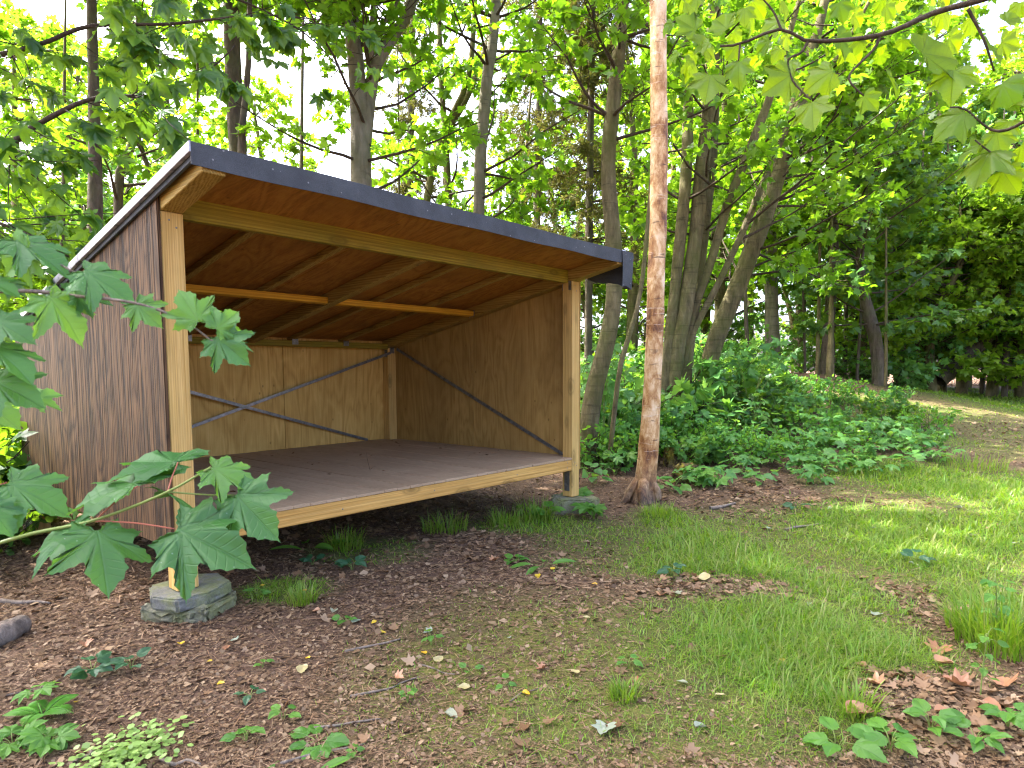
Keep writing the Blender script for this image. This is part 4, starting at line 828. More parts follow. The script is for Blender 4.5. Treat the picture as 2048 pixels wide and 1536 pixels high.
# the maple, unseen left of the picture; crown placed and thickened for shade
def big_maple(name, label, x, y, h, lo, r, n, seed, mat, lsize=.17):
    g = np.random.default_rng(seed); z0 = float(gz(x, y)); P = np.array([[x, y, z0-.2], [x+.05, y, z0+h*.3], [x+.2, y-.1, z0+h*.6], [x+.25, y-.2, z0+h]]); PR = resample(np.c_[P, [.20, .15, .10, .03]], 24); b = np.array([x, y, z0])
    root = empty(name, b, label, 'tree'); V, F = tube(PR[:, :3]-b, PR[:, 3], 12, .04, seed); link('trunk', tri_mesh('trunk', V, F, M['bark_grey'], None, True), root)
    bgm = Geo(); leaf = []
    for k in range(n):
        z = z0+lo+(h-lo)*g.uniform(0, 1); q = PR[np.argmin(abs(PR[:, 2]-z))]; a = g.uniform(0, 6.28)
        leafy_limb(bgm, leaf, q[:3], (math.cos(a), math.sin(a), g.uniform(.05, .45)), r*g.uniform(.5, 1.0)*(1.1-.4*(z-z0-lo)/(h-lo)), .03, g, .15, 11, 9, lsize, .75, .2, sides=4)
    bgm.V = [v-b for v in bgm.V]; tag(link('branches', bgm.mesh('branches', M['twig'], True), root), kind='stuff')
    tag(link('crown', flush(leaf, LV, LF, 'crown', mat, b), root), kind='stuff')
big_maple('maple_tree', 'tall unseen maple bearing the gable boughs, crown thickened to shade the shelter', -2.2, 2.9, 9.5, 4.9, 4.2, 120, 71, M['maple_dark'], .2)

# ------------------------------------------------------------------ undergrowth
def leafy_plant(name, label, cat, base, h, n, meshes, lsz, seed, group=None, spread=.35, stemm='greenstem', lean=(0, 0), stems=3, flat=.9, tier=False, z0=.15, face=.25):
    g = np.random.default_rng(seed); b = np.asarray(base, float); root = empty(name, b, label, cat, group); lines = []; made = 0
    for s in range(stems):
        a = g.uniform(0, 6.28); hh = h*g.uniform(.65, 1.0); ex = spread*g.uniform(.25, 1)
        P = np.array([[0, 0, -.03], [.25*ex*math.cos(a), .25*ex*math.sin(a), hh*.45], [ex*math.cos(a)*.7+lean[0], ex*math.sin(a)*.7+lean[1], hh*.85], [ex*math.cos(a)+lean[0], ex*math.sin(a)+lean[1], hh]])
        Q = resample(P, 9); lines.append((P, .0045*max(h, .3)/.5, .0016))
        m = n//stems+(1 if s < n % stems else 0)
        for k in range(m):
            t = (z0+(1-z0)*((k+.6)/m)**.8)*7.99; j = min(int(t), 7); p = Q[j]+(Q[j+1]-Q[j])*(t-j); aa = k*2.4+g.uniform(-.5, .5)+a
            out = np.array([math.cos(aa), math.sin(aa), g.uniform(-.35, .25)]); sz = g.uniform(*lsz); st = p+norm(out)*sz*g.uniform(.35, .8)+np.array([0, 0, .25*sz])
            lines.append((np.array([p, (p+st)/2+np.array([0, 0, .01]), st]), .0013, .001))
            put_leaf(root, (0, 0, 0), meshes[(k+s) % len(meshes)], st, st+out*sz, np.array([0, 0, flat])+g.normal(0, .22, 3)+face*tocam(b), sz)
    link('stems', tubes_mesh('stems', lines, M[stemm], 4), root); return root
def bankpos(px):
    for lim, t in ((1215, 'beside the shelter post'), (1262, 'near post and birch'), (1345, 'by the birch trunk'), (1415, 'by the mossy stumps'), (1480, 'below the fanned stems'), (1550, 'below the leaning trunks'), (1620, 'before the brown mound'), (1700, 'past the brown mound'), (1780, 'below the crooked trunk'), (9999, 'where the clearing path begins')):
        if px < lim: return t
def shrub_mesh(seed, n, r, h, lsz, mat, oval=False):
    g = np.random.default_rng(seed); bgm = Geo(); leaf = []
    for k in range(n):
        a = g.uniform(0, 6.28); rr = r*math.sqrt(g.uniform(0, .25)); hh = h*g.uniform(.45, 1)
        leafy_limb(bgm, leaf, (rr*math.cos(a), rr*math.sin(a), -.04), (math.cos(a)*.6, math.sin(a)*.6, g.uniform(.7, 1.4)), hh, .006, g, -.35, 9, 6, lsz, .28*h/.7, .12, sides=4)
    return bgm.mesh('shrub_stems', M['twig'], True), flush(leaf, QV if oval else LV, QF if oval else LF, 'shrub_foliage', mat, (0, 0, 0))
SH = [shrub_mesh(81, 11, .5, .75, .095, M['under']), shrub_mesh(82, 12, .6, .9, .075, M['fern'], True), shrub_mesh(83, 8, .45, .6, .075, M['maple_dark'], True), shrub_mesh(84, 11, .55, .8, .10, M['maple_dark'])]
SHL = ['lobed-leaved green shrub', 'small oval-leaved green shrub', 'low dark bramble shrub', 'dark-leaved shrub']
def shrub(p, kd, s, rot, label=None, group=None):
    root = empty('shrub', p, label or SHL[kd], 'shrub', group or 'undergrowth shrubs of the bank'); root.rotation_euler = (0, 0, rot); root.scale = (s, s, s)
    link('stems', SH[kd][0], root); tag(link('foliage', SH[kd][1], root), kind='stuff')
g = np.random.default_rng(90); k = 0
for py in (925, 900, 872, 845, 820, 800, 782, 768):
    x0 = 1180; x1 = {925: 1740, 900: 1880, 872: 1900, 845: 1850, 820: 1780, 800: 1700, 782: 1620, 768: 1560}[py]
    step = 74 if py > 860 else 84
    for px in np.arange(x0, x1, step):
        px = px+g.uniform(-22, 22)
        if 1255 < px < 1345 and py > 900: continue
        q = ground_hit(px, py+g.uniform(-8, 8)); dq = (q-CAM) @ FW
        if dq > 17: continue
        kd = int(g.choice([0, 1, 1, 2, 0, 3, 0])); tall = (1.35 if px < 1262 else 1.35 if (px < 1480 and py < 880) else (.95 if px < 1600 else .62))*g.uniform(.6, 1.15)*(.75 if py > 890 else 1)
        shrub(q, kd, g.uniform(.7, 1.1)*tall*(1.0 if py > 800 else .95), g.uniform(0, 6.28), '%s %s the bank, %s' % (SHL[kd], 'at the front of' if py > 890 else ('partway up' if py > 810 else 'on top of'), bankpos(px))); k += 1
for j, (px, py, kd, sc_) in enumerate([(1172, 918, 0, .9), (1200, 938, 1, .7), (1228, 915, 0, .9), (1252, 935, 2, .7), (1180, 890, 0, 1.2), (1215, 885, 3, 1.2), (1248, 890, 0, 1.1), (1350, 915, 1, .7), (1385, 925, 0, .65)]):
    shrub(ground_hit(px, py), kd, sc_, j*1.1, '%s crowding the gap %s' % (SHL[kd], ['right beside the shelter post', 'in front of the fern', 'between fern and post', 'touching the birch trunk', 'behind the shelter wall corner', 'under the bent tree', 'behind the fern', 'at the mossy stumps', 'before the mossy stumps'][j]))
# distinct leafy plants at the front of the bank, leaf by leaf
fp = [(1172, 940, .40), (1205, 915, .55), (1240, 900, .5), (1190, 968, .22), (1370, 905, .55), (1420, 930, .40), (1455, 900, .60), (1500, 885, .7), (1530, 930, .35), (1565, 905, .5), (1610, 920, .4), (1640, 895, .5), (1690, 915, .35), (1720, 930, .28), (1765, 905, .32), (1810, 915, .25), (1480, 950, .25), (1400, 965, .18), (1590, 950, .2), (1660, 945, .2), (1230, 950, .28), (1345, 985, .16), (1850, 905, .22), (1440, 975, .14), (1520, 970, .16), (1630, 965, .15), (1740, 950, .18), (1800, 940, .2), (1880, 925, .18), (1700, 890, .4), (1560, 870, .6), (1780, 880, .35), (1620, 860, .55), (1430, 870, .7)]
for k, (px, py, h) in enumerate(fp):
    mm_ = UNDER_M if k % 3 else UNDERO_M
    leafy_plant('sycamore_seedling' if k % 3 else 'bramble_plant', '%s %s %s' % ('knee-high' if h > .45 else ('shin-high' if h > .24 else 'ankle-high'), 'lobed-leaved sycamore seedling' if k % 3 else 'oval-leaved bramble', bankpos(px)), 'plant', ground_hit(px, py), h, int(14+26*h), mm_, (.075, .13), 300+k, 'seedlings in front of the bank' if k % 3 else 'brambles in front of the bank', .28+.2*h, 'greenstem', stems=4)
leafy_plant('sycamore_sapling', 'broad-leaved sycamore sapling standing against the bent tree beside the shelter post', 'sapling', ground_hit(1205, 925), 1.75, 52, UNDER_M, (.11, .17), 351, None, .36, 'greenstem', stems=4, z0=.35, flat=.5, face=.7)
leafy_plant('sycamore_sapling', 'sycamore sapling holding a flat spray of leaves behind the birch', 'sapling', ground_hit(1395, 860), 1.85, 30, UNDER_M, (.10, .14), 352, None, .45, 'greenstem', stems=3, z0=.6, flat=.8, face=.45)
leafy_plant('sycamore_sapling', 'sycamore sapling with a layered leaf spray before the leaning trunks', 'sapling', ground_hit(1500, 850), 1.6, 44, UNDER_M, (.10, .145), 353, None, .7, 'greenstem', stems=4, z0=.6, flat=.8, face=.45)
# ferns
def fern(base, label, n, ln, seed):
    g = np.random.default_rng(seed); root = empty('fern', base, label, 'fern')
    for k in range(n):
        a = k*2*math.pi/n+g.uniform(-.3, .3); L_ = ln*g.uniform(.75, 1.1); P = np.array([[L_*t*.8*math.cos(a), L_*t*.8*math.sin(a), L_*(.75*t-.62*t*t)] for t in np.linspace(0, 1, 24)])
        gg = Geo(); V, F = tube(P, np.linspace(.003, .001, 24), 4); gg.add(V, F)
        T = norm(np.gradient(P, axis=0)); S = norm(np.cross(T, [0, 0, 1.0])); pos = []; od = []; sz = []
        for i in range(3, 24):
            t = i/23; w_ = L_*.26*math.sin(math.pi*min(1, t*.9+.12))**.8
            for sg in (1, -1): pos.append(P[i]); od.append(S[i]*sg+T[i]*.35+np.array([0, 0, -.12])); sz.append(w_)
        LVn = np.array([(0, 0, 0), (.13, .25, 0), (.10, .7, -.02), (0, 1, -.06), (-.10, .7, -.02), (-.13, .25, 0)], float); LFn = np.array([(0, 1, 2), (0, 2, 3), (0, 3, 4), (0, 4, 5)])
        V, F, tn = cloud(LVn, LFn, np.array(pos), norm(np.array(od)), np.tile([0, 0, 1.0], (len(pos), 1)), np.array(sz), np.full(len(pos), .3)); gg.add(V, F, tn)
        link('frond', gg.mesh('frond', M['fern'], False), root)
fern(ground_hit(1232, 880), 'green fern between the shelter post and the birch', 9, .75, 1)
fern(ground_hit(1265, 862), 'fern arching left of the birch trunk', 8, .7, 2)
fern(ground_hit(1385, 850), 'pale fern behind the birch at the bank', 8, .95, 3)
fern(ground_hit(85, 1432), 'small fern among the seedlings near the shelter corner', 5, .16, 4)
# dark shrubs left of and behind the shelter
for k, (x, y, s, kd) in enumerate([(-.75, 2.6, 1.3, 3), (-1.2, 2.2, 1.1, 2), (-.5, 3.2, 1.7, 3), (-1.5, 3.2, 1.7, 0), (-.35, 2.15, .8, 2), (-2.2, 2.7, 1.5, 3), (.3, 3.3, 1.6, 3), (-2.9, 3.6, 2.0, 3), (-1.6, 1.6, .7, 2)]):
    shrub((x, y, float(gz(x, y))-.02), kd, s, k*1.3, 'dark shrub crowding the back of the shelter gable wall', 'shrubs behind the gable wall')
# hedge-like thicket beyond the clearing
for k, (px, dep, kd, s) in enumerate([(1640, 15.5, 1, 1.2), (1720, 15, 2, 1.3), (1785, 15.2, 0, 1.3), (1250, 13, 3, 1.6), (1170, 12, 0, 1.6), (1200, 10, 3, 1.4), (1300, 11, 2, 1.5), (1060, 13, 0, 1.8), (920, 13, 1, 1.8), (760, 13, 0, 1.7), (600, 12, 0, 1.8), (420, 11, 0, 1.8), (260, 11, 0, 1.8), (100, 10, 0, 1.7), (-60, 9, 3, 1.7), (1400, 13, 0, 1.5), (1500, 15, 1, 1.4)]):
    q = at(px, 742, dep); q[2] = gz(q[0], q[1])-.05; shrub(q, kd, s, k*1.7, 'tall %s thicket bush %s' % (['lobed-leaved', 'light oval-leaved', 'dark small-leaved', 'dark lobed-leaved'][kd], landmark(px)), 'thicket bushes %s' % 'abcd'[kd])
# dry brush at the edge of the clearing
def brush(px, py, wpx, n, hmax, label, seed):
    g = np.random.default_rng(seed); c = ground_hit(px, py); dq = (c-CAM) @ FW; lines = []; W = wpx/FPX*dq
    for k in range(n):
        u = g.uniform(-.5, .5)*W; s = np.array([RH[0]*u+g.normal(0, .25), RH[1]*u+g.normal(0, .25), 0.0]); s[2] = gz(c[0]+s[0], c[1]+s[1])-c[2]-.03
        d = norm(np.array([g.normal(0, .7), g.normal(0, .7), g.uniform(.15, 1)])); ln = g.uniform(.4, 1)*hmax; e = s+d*ln; lines.append((np.array([s, (s+e)/2+g.normal(0, .05, 3), e]), g.uniform(.005, .014), .003))
    o = link('dry_brush', tubes_mesh('dry_brush', lines, M['drystem'], 4), None, c); tag(o, label, 'brush')
    o['kind'] = 'stuff'
brush(1960, 772, 240, 130, 1.1, 'tangle of dry brown sticks under the far trees', 1); brush(1790, 755, 150, 60, .8, 'dry brown stems behind the undergrowth bank', 2); brush(1480, 870, 130, 40, .5, 'dry twigs sticking out of the bramble bank', 3)
# mossy stump
q = ground_hit(1368, 962); rock('mossy_stump', (q[0], q[1], q[2]-.05), .14, .12, .20, M['mossrock'], 'moss-covered stump right of the birch foot', 'stump', 12, .5, 8, .05, .045)
q = ground_hit(1345, 930); rock('mossy_stump', (q[0], q[1], q[2]-.05), .12, .11, .24, M['mossrock'], 'smaller yellow-mossed stump behind the first one', 'stump', 13, .5, 8, .05, .045)

# ------------------------------------------------------------------ small plants on the forest floor
def ring_plant(name, label, px, py, n, meshes, lsz, rise, seed, group=None, stalk=.5):
    g = np.random.default_rng(seed); b = ground_hit(px, py); root = empty(name, b, label, 'plant', group); lines = []
    a0 = g.uniform(0, 6.28)
    for k in range(n):
        a = a0+k*2*math.pi/n*(1 if n < 8 else 1.618*n/2/ (n/2))+g.uniform(-.35, .35); sz = g.uniform(*lsz); out = np.array([math.cos(a), math.sin(a), 0])
        s = out*sz*stalk*g.uniform(.5, 1.2)+np.array([0, 0, rise*g.uniform(.5, 1.1)]); lines.append((np.array([[0, 0, -.015], s*np.array([.4, .4, .7]), s]), .0016, .001))
        put_leaf(root, (0, 0, 0), meshes[k % len(meshes)], s, s+(out+np.array([0, 0, g.uniform(-.2, .5)]))*sz, np.array([0, 0, 1.0])+.35*tocam(b)+g.normal(0, .2, 3), sz)
    link('stems', tubes_mesh('stems', lines, M['greenstem'], 4), root); return root
RP = [('bramble_plant', 'dark green bramble with rounded leaves in front of the hexagonal slab', 185, 1352, 9, BRAM_M, (.055, .08), .05), ('bramble_plant', 'small dark bramble next to the larger one on the brown litter', 262, 1338, 5, BRAM_M, (.05, .07), .04),
 ('sycamore_seedling', 'seedling with a single tier of lobed leaves at the dirt edge', 75, 1400, 3, SEED_M, (.05, .07), .05), ('sycamore_seedling', 'seedling patch with several lobed leaves beside the pale herb clump', 100, 1490, 8, SEED_M, (.05, .075), .04), ('sycamore_seedling', 'low lobed seedling in the bare dirt corner', 25, 1490, 6, SEED_M, (.05, .07), .03),
 ('herb_plant', 'single small dark herb on bare litter', 500, 1395, 4, BRAM_M, (.035, .05), .02), ('herb_plant', 'bright three-leaved sprout beside the toothed rosette', 566, 1440, 4, WEED_M, (.035, .05), .04), ('herb_plant', 'bright leafy sprout with five leaves by the lance leaf', 492, 1482, 6, WEED_M, (.035, .055), .04),
 ('rosette_weed', 'crinkled broad-leaved rosette lying on the litter', 636, 1484, 7, WEED_M, (.06, .09), .012), ('dock_plant', 'single upright lance-shaped dock leaf on the litter', 735, 1518, 1, LANCE_M, (.10, .11), .015), ('dock_plant', 'short tilted dock leaf next to the rosette', 562, 1520, 1, LANCE_M, (.07, .08), .01),
 ('dock_plant', 'tall dock with narrow upright leaves under the floor beam', 622, 1105, 4, LANCE_M, (.17, .22), .04), ('bramble_plant', 'creeping bramble in the grass before the floor beam', 705, 1140, 8, BRAM_M, (.06, .08), .05), ('bramble_plant', 'bramble sprig in grass next to the yellow flower', 625, 1130, 5, BRAM_M, (.05, .07), .04),
 ('herb_plant', 'grey-green herb right of the hexagonal slab', 515, 1195, 6, WEED_M, (.03, .05), .05), ('rosette_weed', 'plantain rosette out in the litter', 1030, 1122, 7, WEED_M, (.06, .09), .02), ('dock_plant', 'dock with a leaf turning yellow by the plantain', 1085, 1135, 4, LANCE_M, (.13, .18), .02),
 ('seedling_patch', 'cluster of lobed seedlings at the foot of the shelter post stone', 1150, 1012, 14, SEED_M, (.09, .14), .12), ('seedling_patch', 'leafy weeds in front of the flat post stone', 1100, 1040, 10, WEED_M, (.08, .13), .09), ('seedling_patch', 'low broad weeds before the far end of the floor beam', 1185, 1035, 10, SEED_M, (.08, .12), .09), ('herb_plant', 'broad-leaved sprout under the far end of the floor beam', 1050, 1030, 5, WEED_M, (.07, .10), .07),
 ('bramble_plant', 'dark green sprig standing in the bare patch of the lawn', 1345, 1152, 6, BRAM_M, (.05, .08), .06), ('herb_plant', 'bluish weed on the bright lawn', 1832, 1128, 5, BRAM_M, (.06, .08), .06), ('herb_plant', 'small dark weed at the lawn edge', 1590, 1018, 4, BRAM_M, (.07, .10), .05),
 ('broadleaf_weed', 'pale broad-leaved weed with three big leaves at the brown leaf bed', 1672, 1500, 5, WEED_M, (.07, .10), .05), ('broadleaf_weed', 'green broad-leaved weed beside the pale one', 1780, 1500, 9, WEED_M, (.06, .085), .05), ('broadleaf_weed', 'leafy weed overlapping the brown dead leaves', 1862, 1462, 9, WEED_M, (.05, .075), .06), ('broadleaf_weed', 'weed at the corner of the dead leaf bed', 1950, 1490, 8, WEED_M, (.05, .07), .05), ('broadleaf_weed', 'weed under the tussock on dead leaves', 2015, 1452, 7, WEED_M, (.05, .07), .06),
 ('herb_plant', 'tiny two-leaved sprout on mossy ground', 1010, 1372, 3, WEED_M, (.03, .04), .02), ('herb_plant', 'pale sprout beside a curled dead leaf', 940, 1345, 3, WEED_M, (.03, .045), .02), ('herb_plant', 'slender sprout in mixed litter', 862, 1290, 5, WEED_M, (.03, .045), .05), ('herb_plant', 'feathery sprout in open litter', 815, 1405, 6, WEED_M, (.02, .035), .05), ('herb_plant', 'sprout next to a pale crumpled leaf', 690, 1245, 4, WEED_M, (.035, .05), .03), ('herb_plant', 'tiny bright sprout in needle litter', 708, 1512, 5, WEED_M, (.02, .03), .02), ('herb_plant', 'upright sprout on the moss', 1255, 1335, 4, WEED_M, (.03, .05), .05), ('herb_plant', 'small sprout near the slab corner', 525, 1335, 4, WEED_M, (.025, .035), .03)]
for k, a in enumerate(RP): ring_plant(a[0], a[1], a[2], a[3], a[4], a[5], a[6], a[7], 500+k)
leafy_plant('tall_weed', 'tall thin weed with paired leaves growing from the grass tussock', 'plant', ground_hit(1992, 1285), .42, 18, WEED_M, (.04, .06), 560, None, .08, 'greenstem', stems=2, z0=.25)
leafy_plant('tall_weed', 'tall weed stem in front of the tussock', 'plant', ground_hit(1960, 1395), .26, 12, WEED_M, (.03, .045), 561, None, .05, 'greenstem', stems=1, z0=.3)
# pale herb clump
g = np.random.default_rng(600); c = ground_hit(250, 1515); n = 420; pos = np.c_[g.normal(0, .075, n), g.normal(0, .06, n), np.zeros(n)]; pos[:, 2] = np.abs(g.normal(.02, .018, n)); a = g.uniform(0, 6.28, n)
V, F, tn = cloud(QV, QF, pos, np.c_[np.cos(a), np.sin(a), g.uniform(-.2, .5, n)], np.tile([0, 0, 1.0], (n, 1))+g.normal(0, .3, (n, 3)), g.uniform(.014, .028, n), g.uniform(0, 1, n))
tag(link('herb_clump', tri_mesh('herb_clump', V, F, leafmat('pale_herb_leaf', [(.20, .34, .08), (.28, .42, .12), (.24, .38, .10)], [(.34, .5, .08), (.4, .56, .1)], .35, .03), tn), None, c), 'pale yellow-green mat of tiny-leaved herbs on the litter', 'herb', None, 'stuff')

# ------------------------------------------------------------------ grass, litter, dead leaves
def scatter(N, seed, d0=1.45, d1=20, wide=1.25):
    N = int(N*1.3); d0 = d0*.75
    g = np.random.default_rng(seed); d = np.exp(g.uniform(math.log(d0), math.log(d1), N)); u = g.uniform(-wide, wide, N)*d; x, y = xy(u, d); return g, x, y, d
def under_roof(x, y): return (x > -.05) & (x < L+.05) & (y > .02) & (y < D+.1)
def blades(n_try, seed, hmul=1.0):
    g, x, y, d = scatter(n_try, seed, 1.45, 20); n_try = len(x); gm, mm_, bm_ = masks(x, y)
    keep = g.uniform(0, 1, n_try) < np.clip(gm**1.5*1.0+.22*mm_, 0, 1); keep &= ~(under_roof(x, y) & (y > .35))
    x, y, d, gm = x[keep], y[keep], d[keep], gm[keep]; n = len(x); z = gz(x, y)
    h = g.gamma(3.2, .014, n)*(.32+.95*gm**2)*hmul+.008; wd = (.0010+.0022*g.uniform(0, 1, n)**2)*np.clip(d/2.6, .8, 4.5)
    a = g.uniform(0, 6.28, n); ln = np.clip(g.normal(1.15, .5, n), .1, 2.2); dx, dy = np.cos(a), np.sin(a); sx, sy = -dy, dx
    B = np.c_[x, y, z-.006]
    def P(t, s): return np.c_[x+dx*h*ln*t*t+sx*wd*s, y+dy*h*ln*t*t+sy*wd*s, z-.006+h*(t-.35*ln*t*t*.8)]
    V = np.stack([P(0, -1), P(0, 1), P(.5, -.75), P(.5, .75), P(1, 0)], 1).reshape(-1, 3); o = (np.arange(n)*5)[:, None, None]
    F = (np.array([(0, 1, 3), (0, 3, 2), (2, 3, 4)])[None]+o).reshape(-1, 3)
    tone = np.repeat(g.uniform(0, 1, n), 3); return tri_mesh('grass', V, F, M['grass'], tone), n
gm_, n = blades(520000, 700); tag(link('grass', gm_), 'short soft green grass growing in patches over the clearing', 'grass', None, 'stuff'); print('blades', n)
def tuft(label, px, py, n, r, h, seed):
    g = np.random.default_rng(seed); c = ground_hit(px, py); a = g.uniform(0, 6.28, n); rr = r*np.sqrt(g.uniform(0, 1, n)); x = rr*np.cos(a); y = rr*np.sin(a); hh = h*g.uniform(.4, 1.1, n); ln = g.uniform(.1, .9, n); b = a+g.normal(0, .8, n); dx, dy = np.cos(b), np.sin(b); wd = g.uniform(.0018, .0034, n)
    def P(t, s): return np.c_[x+dx*hh*ln*t*t-dy*wd*s, y+dy*hh*ln*t*t+dx*wd*s, -.01+hh*(t-.3*ln*t*t)]
    V = np.stack([P(0, -1), P(0, 1), P(.4, -.9), P(.4, .9), P(.75, -.6), P(.75, .6), P(1, 0)], 1).reshape(-1, 3); F = (np.array([(0, 1, 3), (0, 3, 2), (2, 3, 5), (2, 5, 4), (4, 5, 6)])[None]+(np.arange(n)*7)[:, None, None]).reshape(-1, 3)
    tag(link('grass_tuft', tri_mesh('grass_tuft', V, F, M['grass'], np.repeat(g.uniform(0, 1, n), 5)), None, c), label, 'grass')
tuft('large dark grass tussock beside the brown dead leaf bed', 2010, 1295, 520, .17, .27, 1); tuft('grass tuft at the edge of the tussock', 1935, 1260, 160, .08, .17, 2); tuft('grass tuft right of the hexagonal slab', 605, 1205, 160, .07, .12, 3); tuft('grass tuft below the floor beam', 690, 1095, 200, .12, .16, 4); tuft('wispy grass tuft under the middle of the floor beam', 890, 1062, 200, .16, .17, 5); tuft('grass tuft at the flat stone of the shelter post', 1075, 1040, 160, .12, .22, 6); tuft('grass tuft at the birch foot', 1320, 1030, 160, .14, .13, 7); tuft('dark grass tuft alone on the moss', 1250, 1395, 150, .05, .09, 8); tuft('grass tuft in the corner beside the dead leaves', 1700, 1420, 140, .08, .12, 9); tuft('tall grass tuft under the far floor beam end', 1010, 1050, 150, .12, .17, 10); tuft('long grass at the shaded edge of the clearing path', 1940, 935, 240, .35, .22, 11)
g = np.random.default_rng(705); n = 46; x = np.r_[g.uniform(.3, L-.15, 30), L-.12-np.abs(g.normal(0, .12, 16))]; y = np.r_[g.uniform(.15, D-.15, 30), g.uniform(.3, D-.15, 16)]; a = g.uniform(0, 6.28, n)
V, F, tn = cloud(QV, QF, np.c_[x, y, np.full(n, ZF+.006)], np.c_[np.cos(a), np.sin(a), g.normal(0, .2, n)], np.c_[g.normal(0, .3, n), g.normal(0, .3, n), np.ones(n)], g.uniform(.012, .035, n), g.uniform(0, 1, n))
tag(link('floor_debris', tri_mesh('floor_debris', V, F, M['dead'], tn)), 'dry leaf bits blown onto the shelter floor', 'debris', None, 'stuff')
# litter: small chips, slivers
CV = np.array([(-.5, 0, 0), (.5, .05, .06), (.35, 1, -.05), (-.4, .9, .1)], float); CF = np.array([(0, 1, 2), (0, 2, 3)])
g, x, y, d = scatter(170000, 710, 1.4, 12); gm, mm_, bm_ = masks(x, y); keep = g.uniform(0, 1, len(x)) < np.clip(.85-.8*gm-.55*mm_+.5*bm_, .05, 1); x, y, d, bm_ = x[keep], y[keep], d[keep], bm_[keep]; n = len(x)
a = g.uniform(0, 6.28, n); V, F, tn = cloud(CV, CF, np.c_[x, y, gz(x, y)+.002+.004*g.uniform(0, 1, n)], np.c_[np.cos(a), np.sin(a), g.normal(0, .25, n)], np.c_[g.normal(0, .4, n), g.normal(0, .4, n), np.ones(n)], g.gamma(2.0, .0034, n)*(1+.5*bm_)*np.clip(d/2.6, .8, 1.5)+.004, g.uniform(0, 1, n))
V2 = V
tag(link('leaf_litter', tri_mesh('leaf_litter', V, F, M['dead_chip'], tn)), 'brown crumbled leaf litter covering the forest floor', 'litter', None, 'stuff')
SV = np.array([(-.022, 0, 0), (.022, 0, 0), (.016, .5, .04), (-.016, .5, .04), (0, 1, 0)], float); SF = np.array([(0, 1, 2), (0, 2, 3), (3, 2, 4)])
g, x, y, d = scatter(110000, 711, 1.4, 9); gm, mm_, bm_ = masks(x, y); keep = g.uniform(0, 1, len(x)) < np.clip(.9-.75*gm-.3*mm_, .05, 1); x, y, d = x[keep], y[keep], d[keep]; n = len(x); a = g.uniform(0, 6.28, n)
V, F, tn = cloud(SV, SF, np.c_[x, y, gz(x, y)+.004], np.c_[np.cos(a), np.sin(a), g.normal(0, .12, n)], np.c_[g.normal(0, .4, n), g.normal(0, .4, n), np.ones(n)], g.gamma(3, .0095, n)*np.clip(d/2.8, .8, 1.8)+.01, g.uniform(0, 1, n))
tag(link('needle_litter', tri_mesh('needle_litter', V, F, M['dead'], tn)), 'dry needles and fine twig bits strewn over the soil', 'litter', None, 'stuff')
# dead brown leaves in drifts
g, x, y, d = scatter(26000, 712, 1.4, 13); gm, mm_, bm_ = masks(x, y); keep = g.uniform(0, 1, len(x)) < np.clip(bm_*.55+.012*(1-gm)+.12*under_roof(x, y), 0, 1); x, y = x[keep], y[keep]; n = len(x); a = g.uniform(0, 6.28, n)
CURL = LV.copy(); CURL[:, 2] = .35*np.abs(CURL[:, 0])+.3*(CURL[:, 1]-.4)**2
V, F, tn = cloud(CURL, LF, np.c_[x, y, gz(x, y)+.006], np.c_[np.cos(a), np.sin(a), g.normal(0, .25, n)], np.c_[g.normal(0, .35, n), g.normal(0, .35, n), np.ones(n)], g.uniform(.018, .055, n), g.uniform(0, 1, n))
tag(link('dead_leaves', tri_mesh('dead_leaves', V, F, M['dead'], tn)), 'drifts of dead brown leaves lying on the ground', 'dead leaves', None, 'stuff')
# single fallen leaves that stand out
def fallen_mesh(name, mat, out, curl):
    V, T, U = fan_leaf(out, centre=(0, .2), fold=.15, droop=-.1); V[:, 2] = curl*np.abs(V[:, 0])**1.2+.25*(V[:, 1]-.5)**2+.04*np.sin(V[:, 0]*14)*np.sin(V[:, 1]*11); return tri_mesh(name, V, T, mat, None, True)
FL = {'pale': [fallen_mesh('fallen_leaf', M['pale'], PLANE, .45), fallen_mesh('fallen_leaf', M['pale'], OVAL, 1.0), fallen_mesh('fallen_leaf', M['pale'], OVAL, .6)], 'yellow': [fallen_mesh('fallen_leaf', M['yellow'], OVAL, .6)], 'russet': [fallen_mesh('fallen_leaf', M['russet'], OVAL, .9), fallen_mesh('fallen_leaf', M['russet'], SYC, .8)], 'cream': [fallen_mesh('fallen_leaf', M['cream'], OVAL, .4)]}
FLL = {'pale': 'pale silvery-green fallen leaf lying on the ground', 'yellow': 'small yellow fallen leaf on the forest floor', 'russet': 'curled reddish-brown fallen leaf on the ground', 'cream': 'cream-coloured rounded fallen leaf on the ground'}
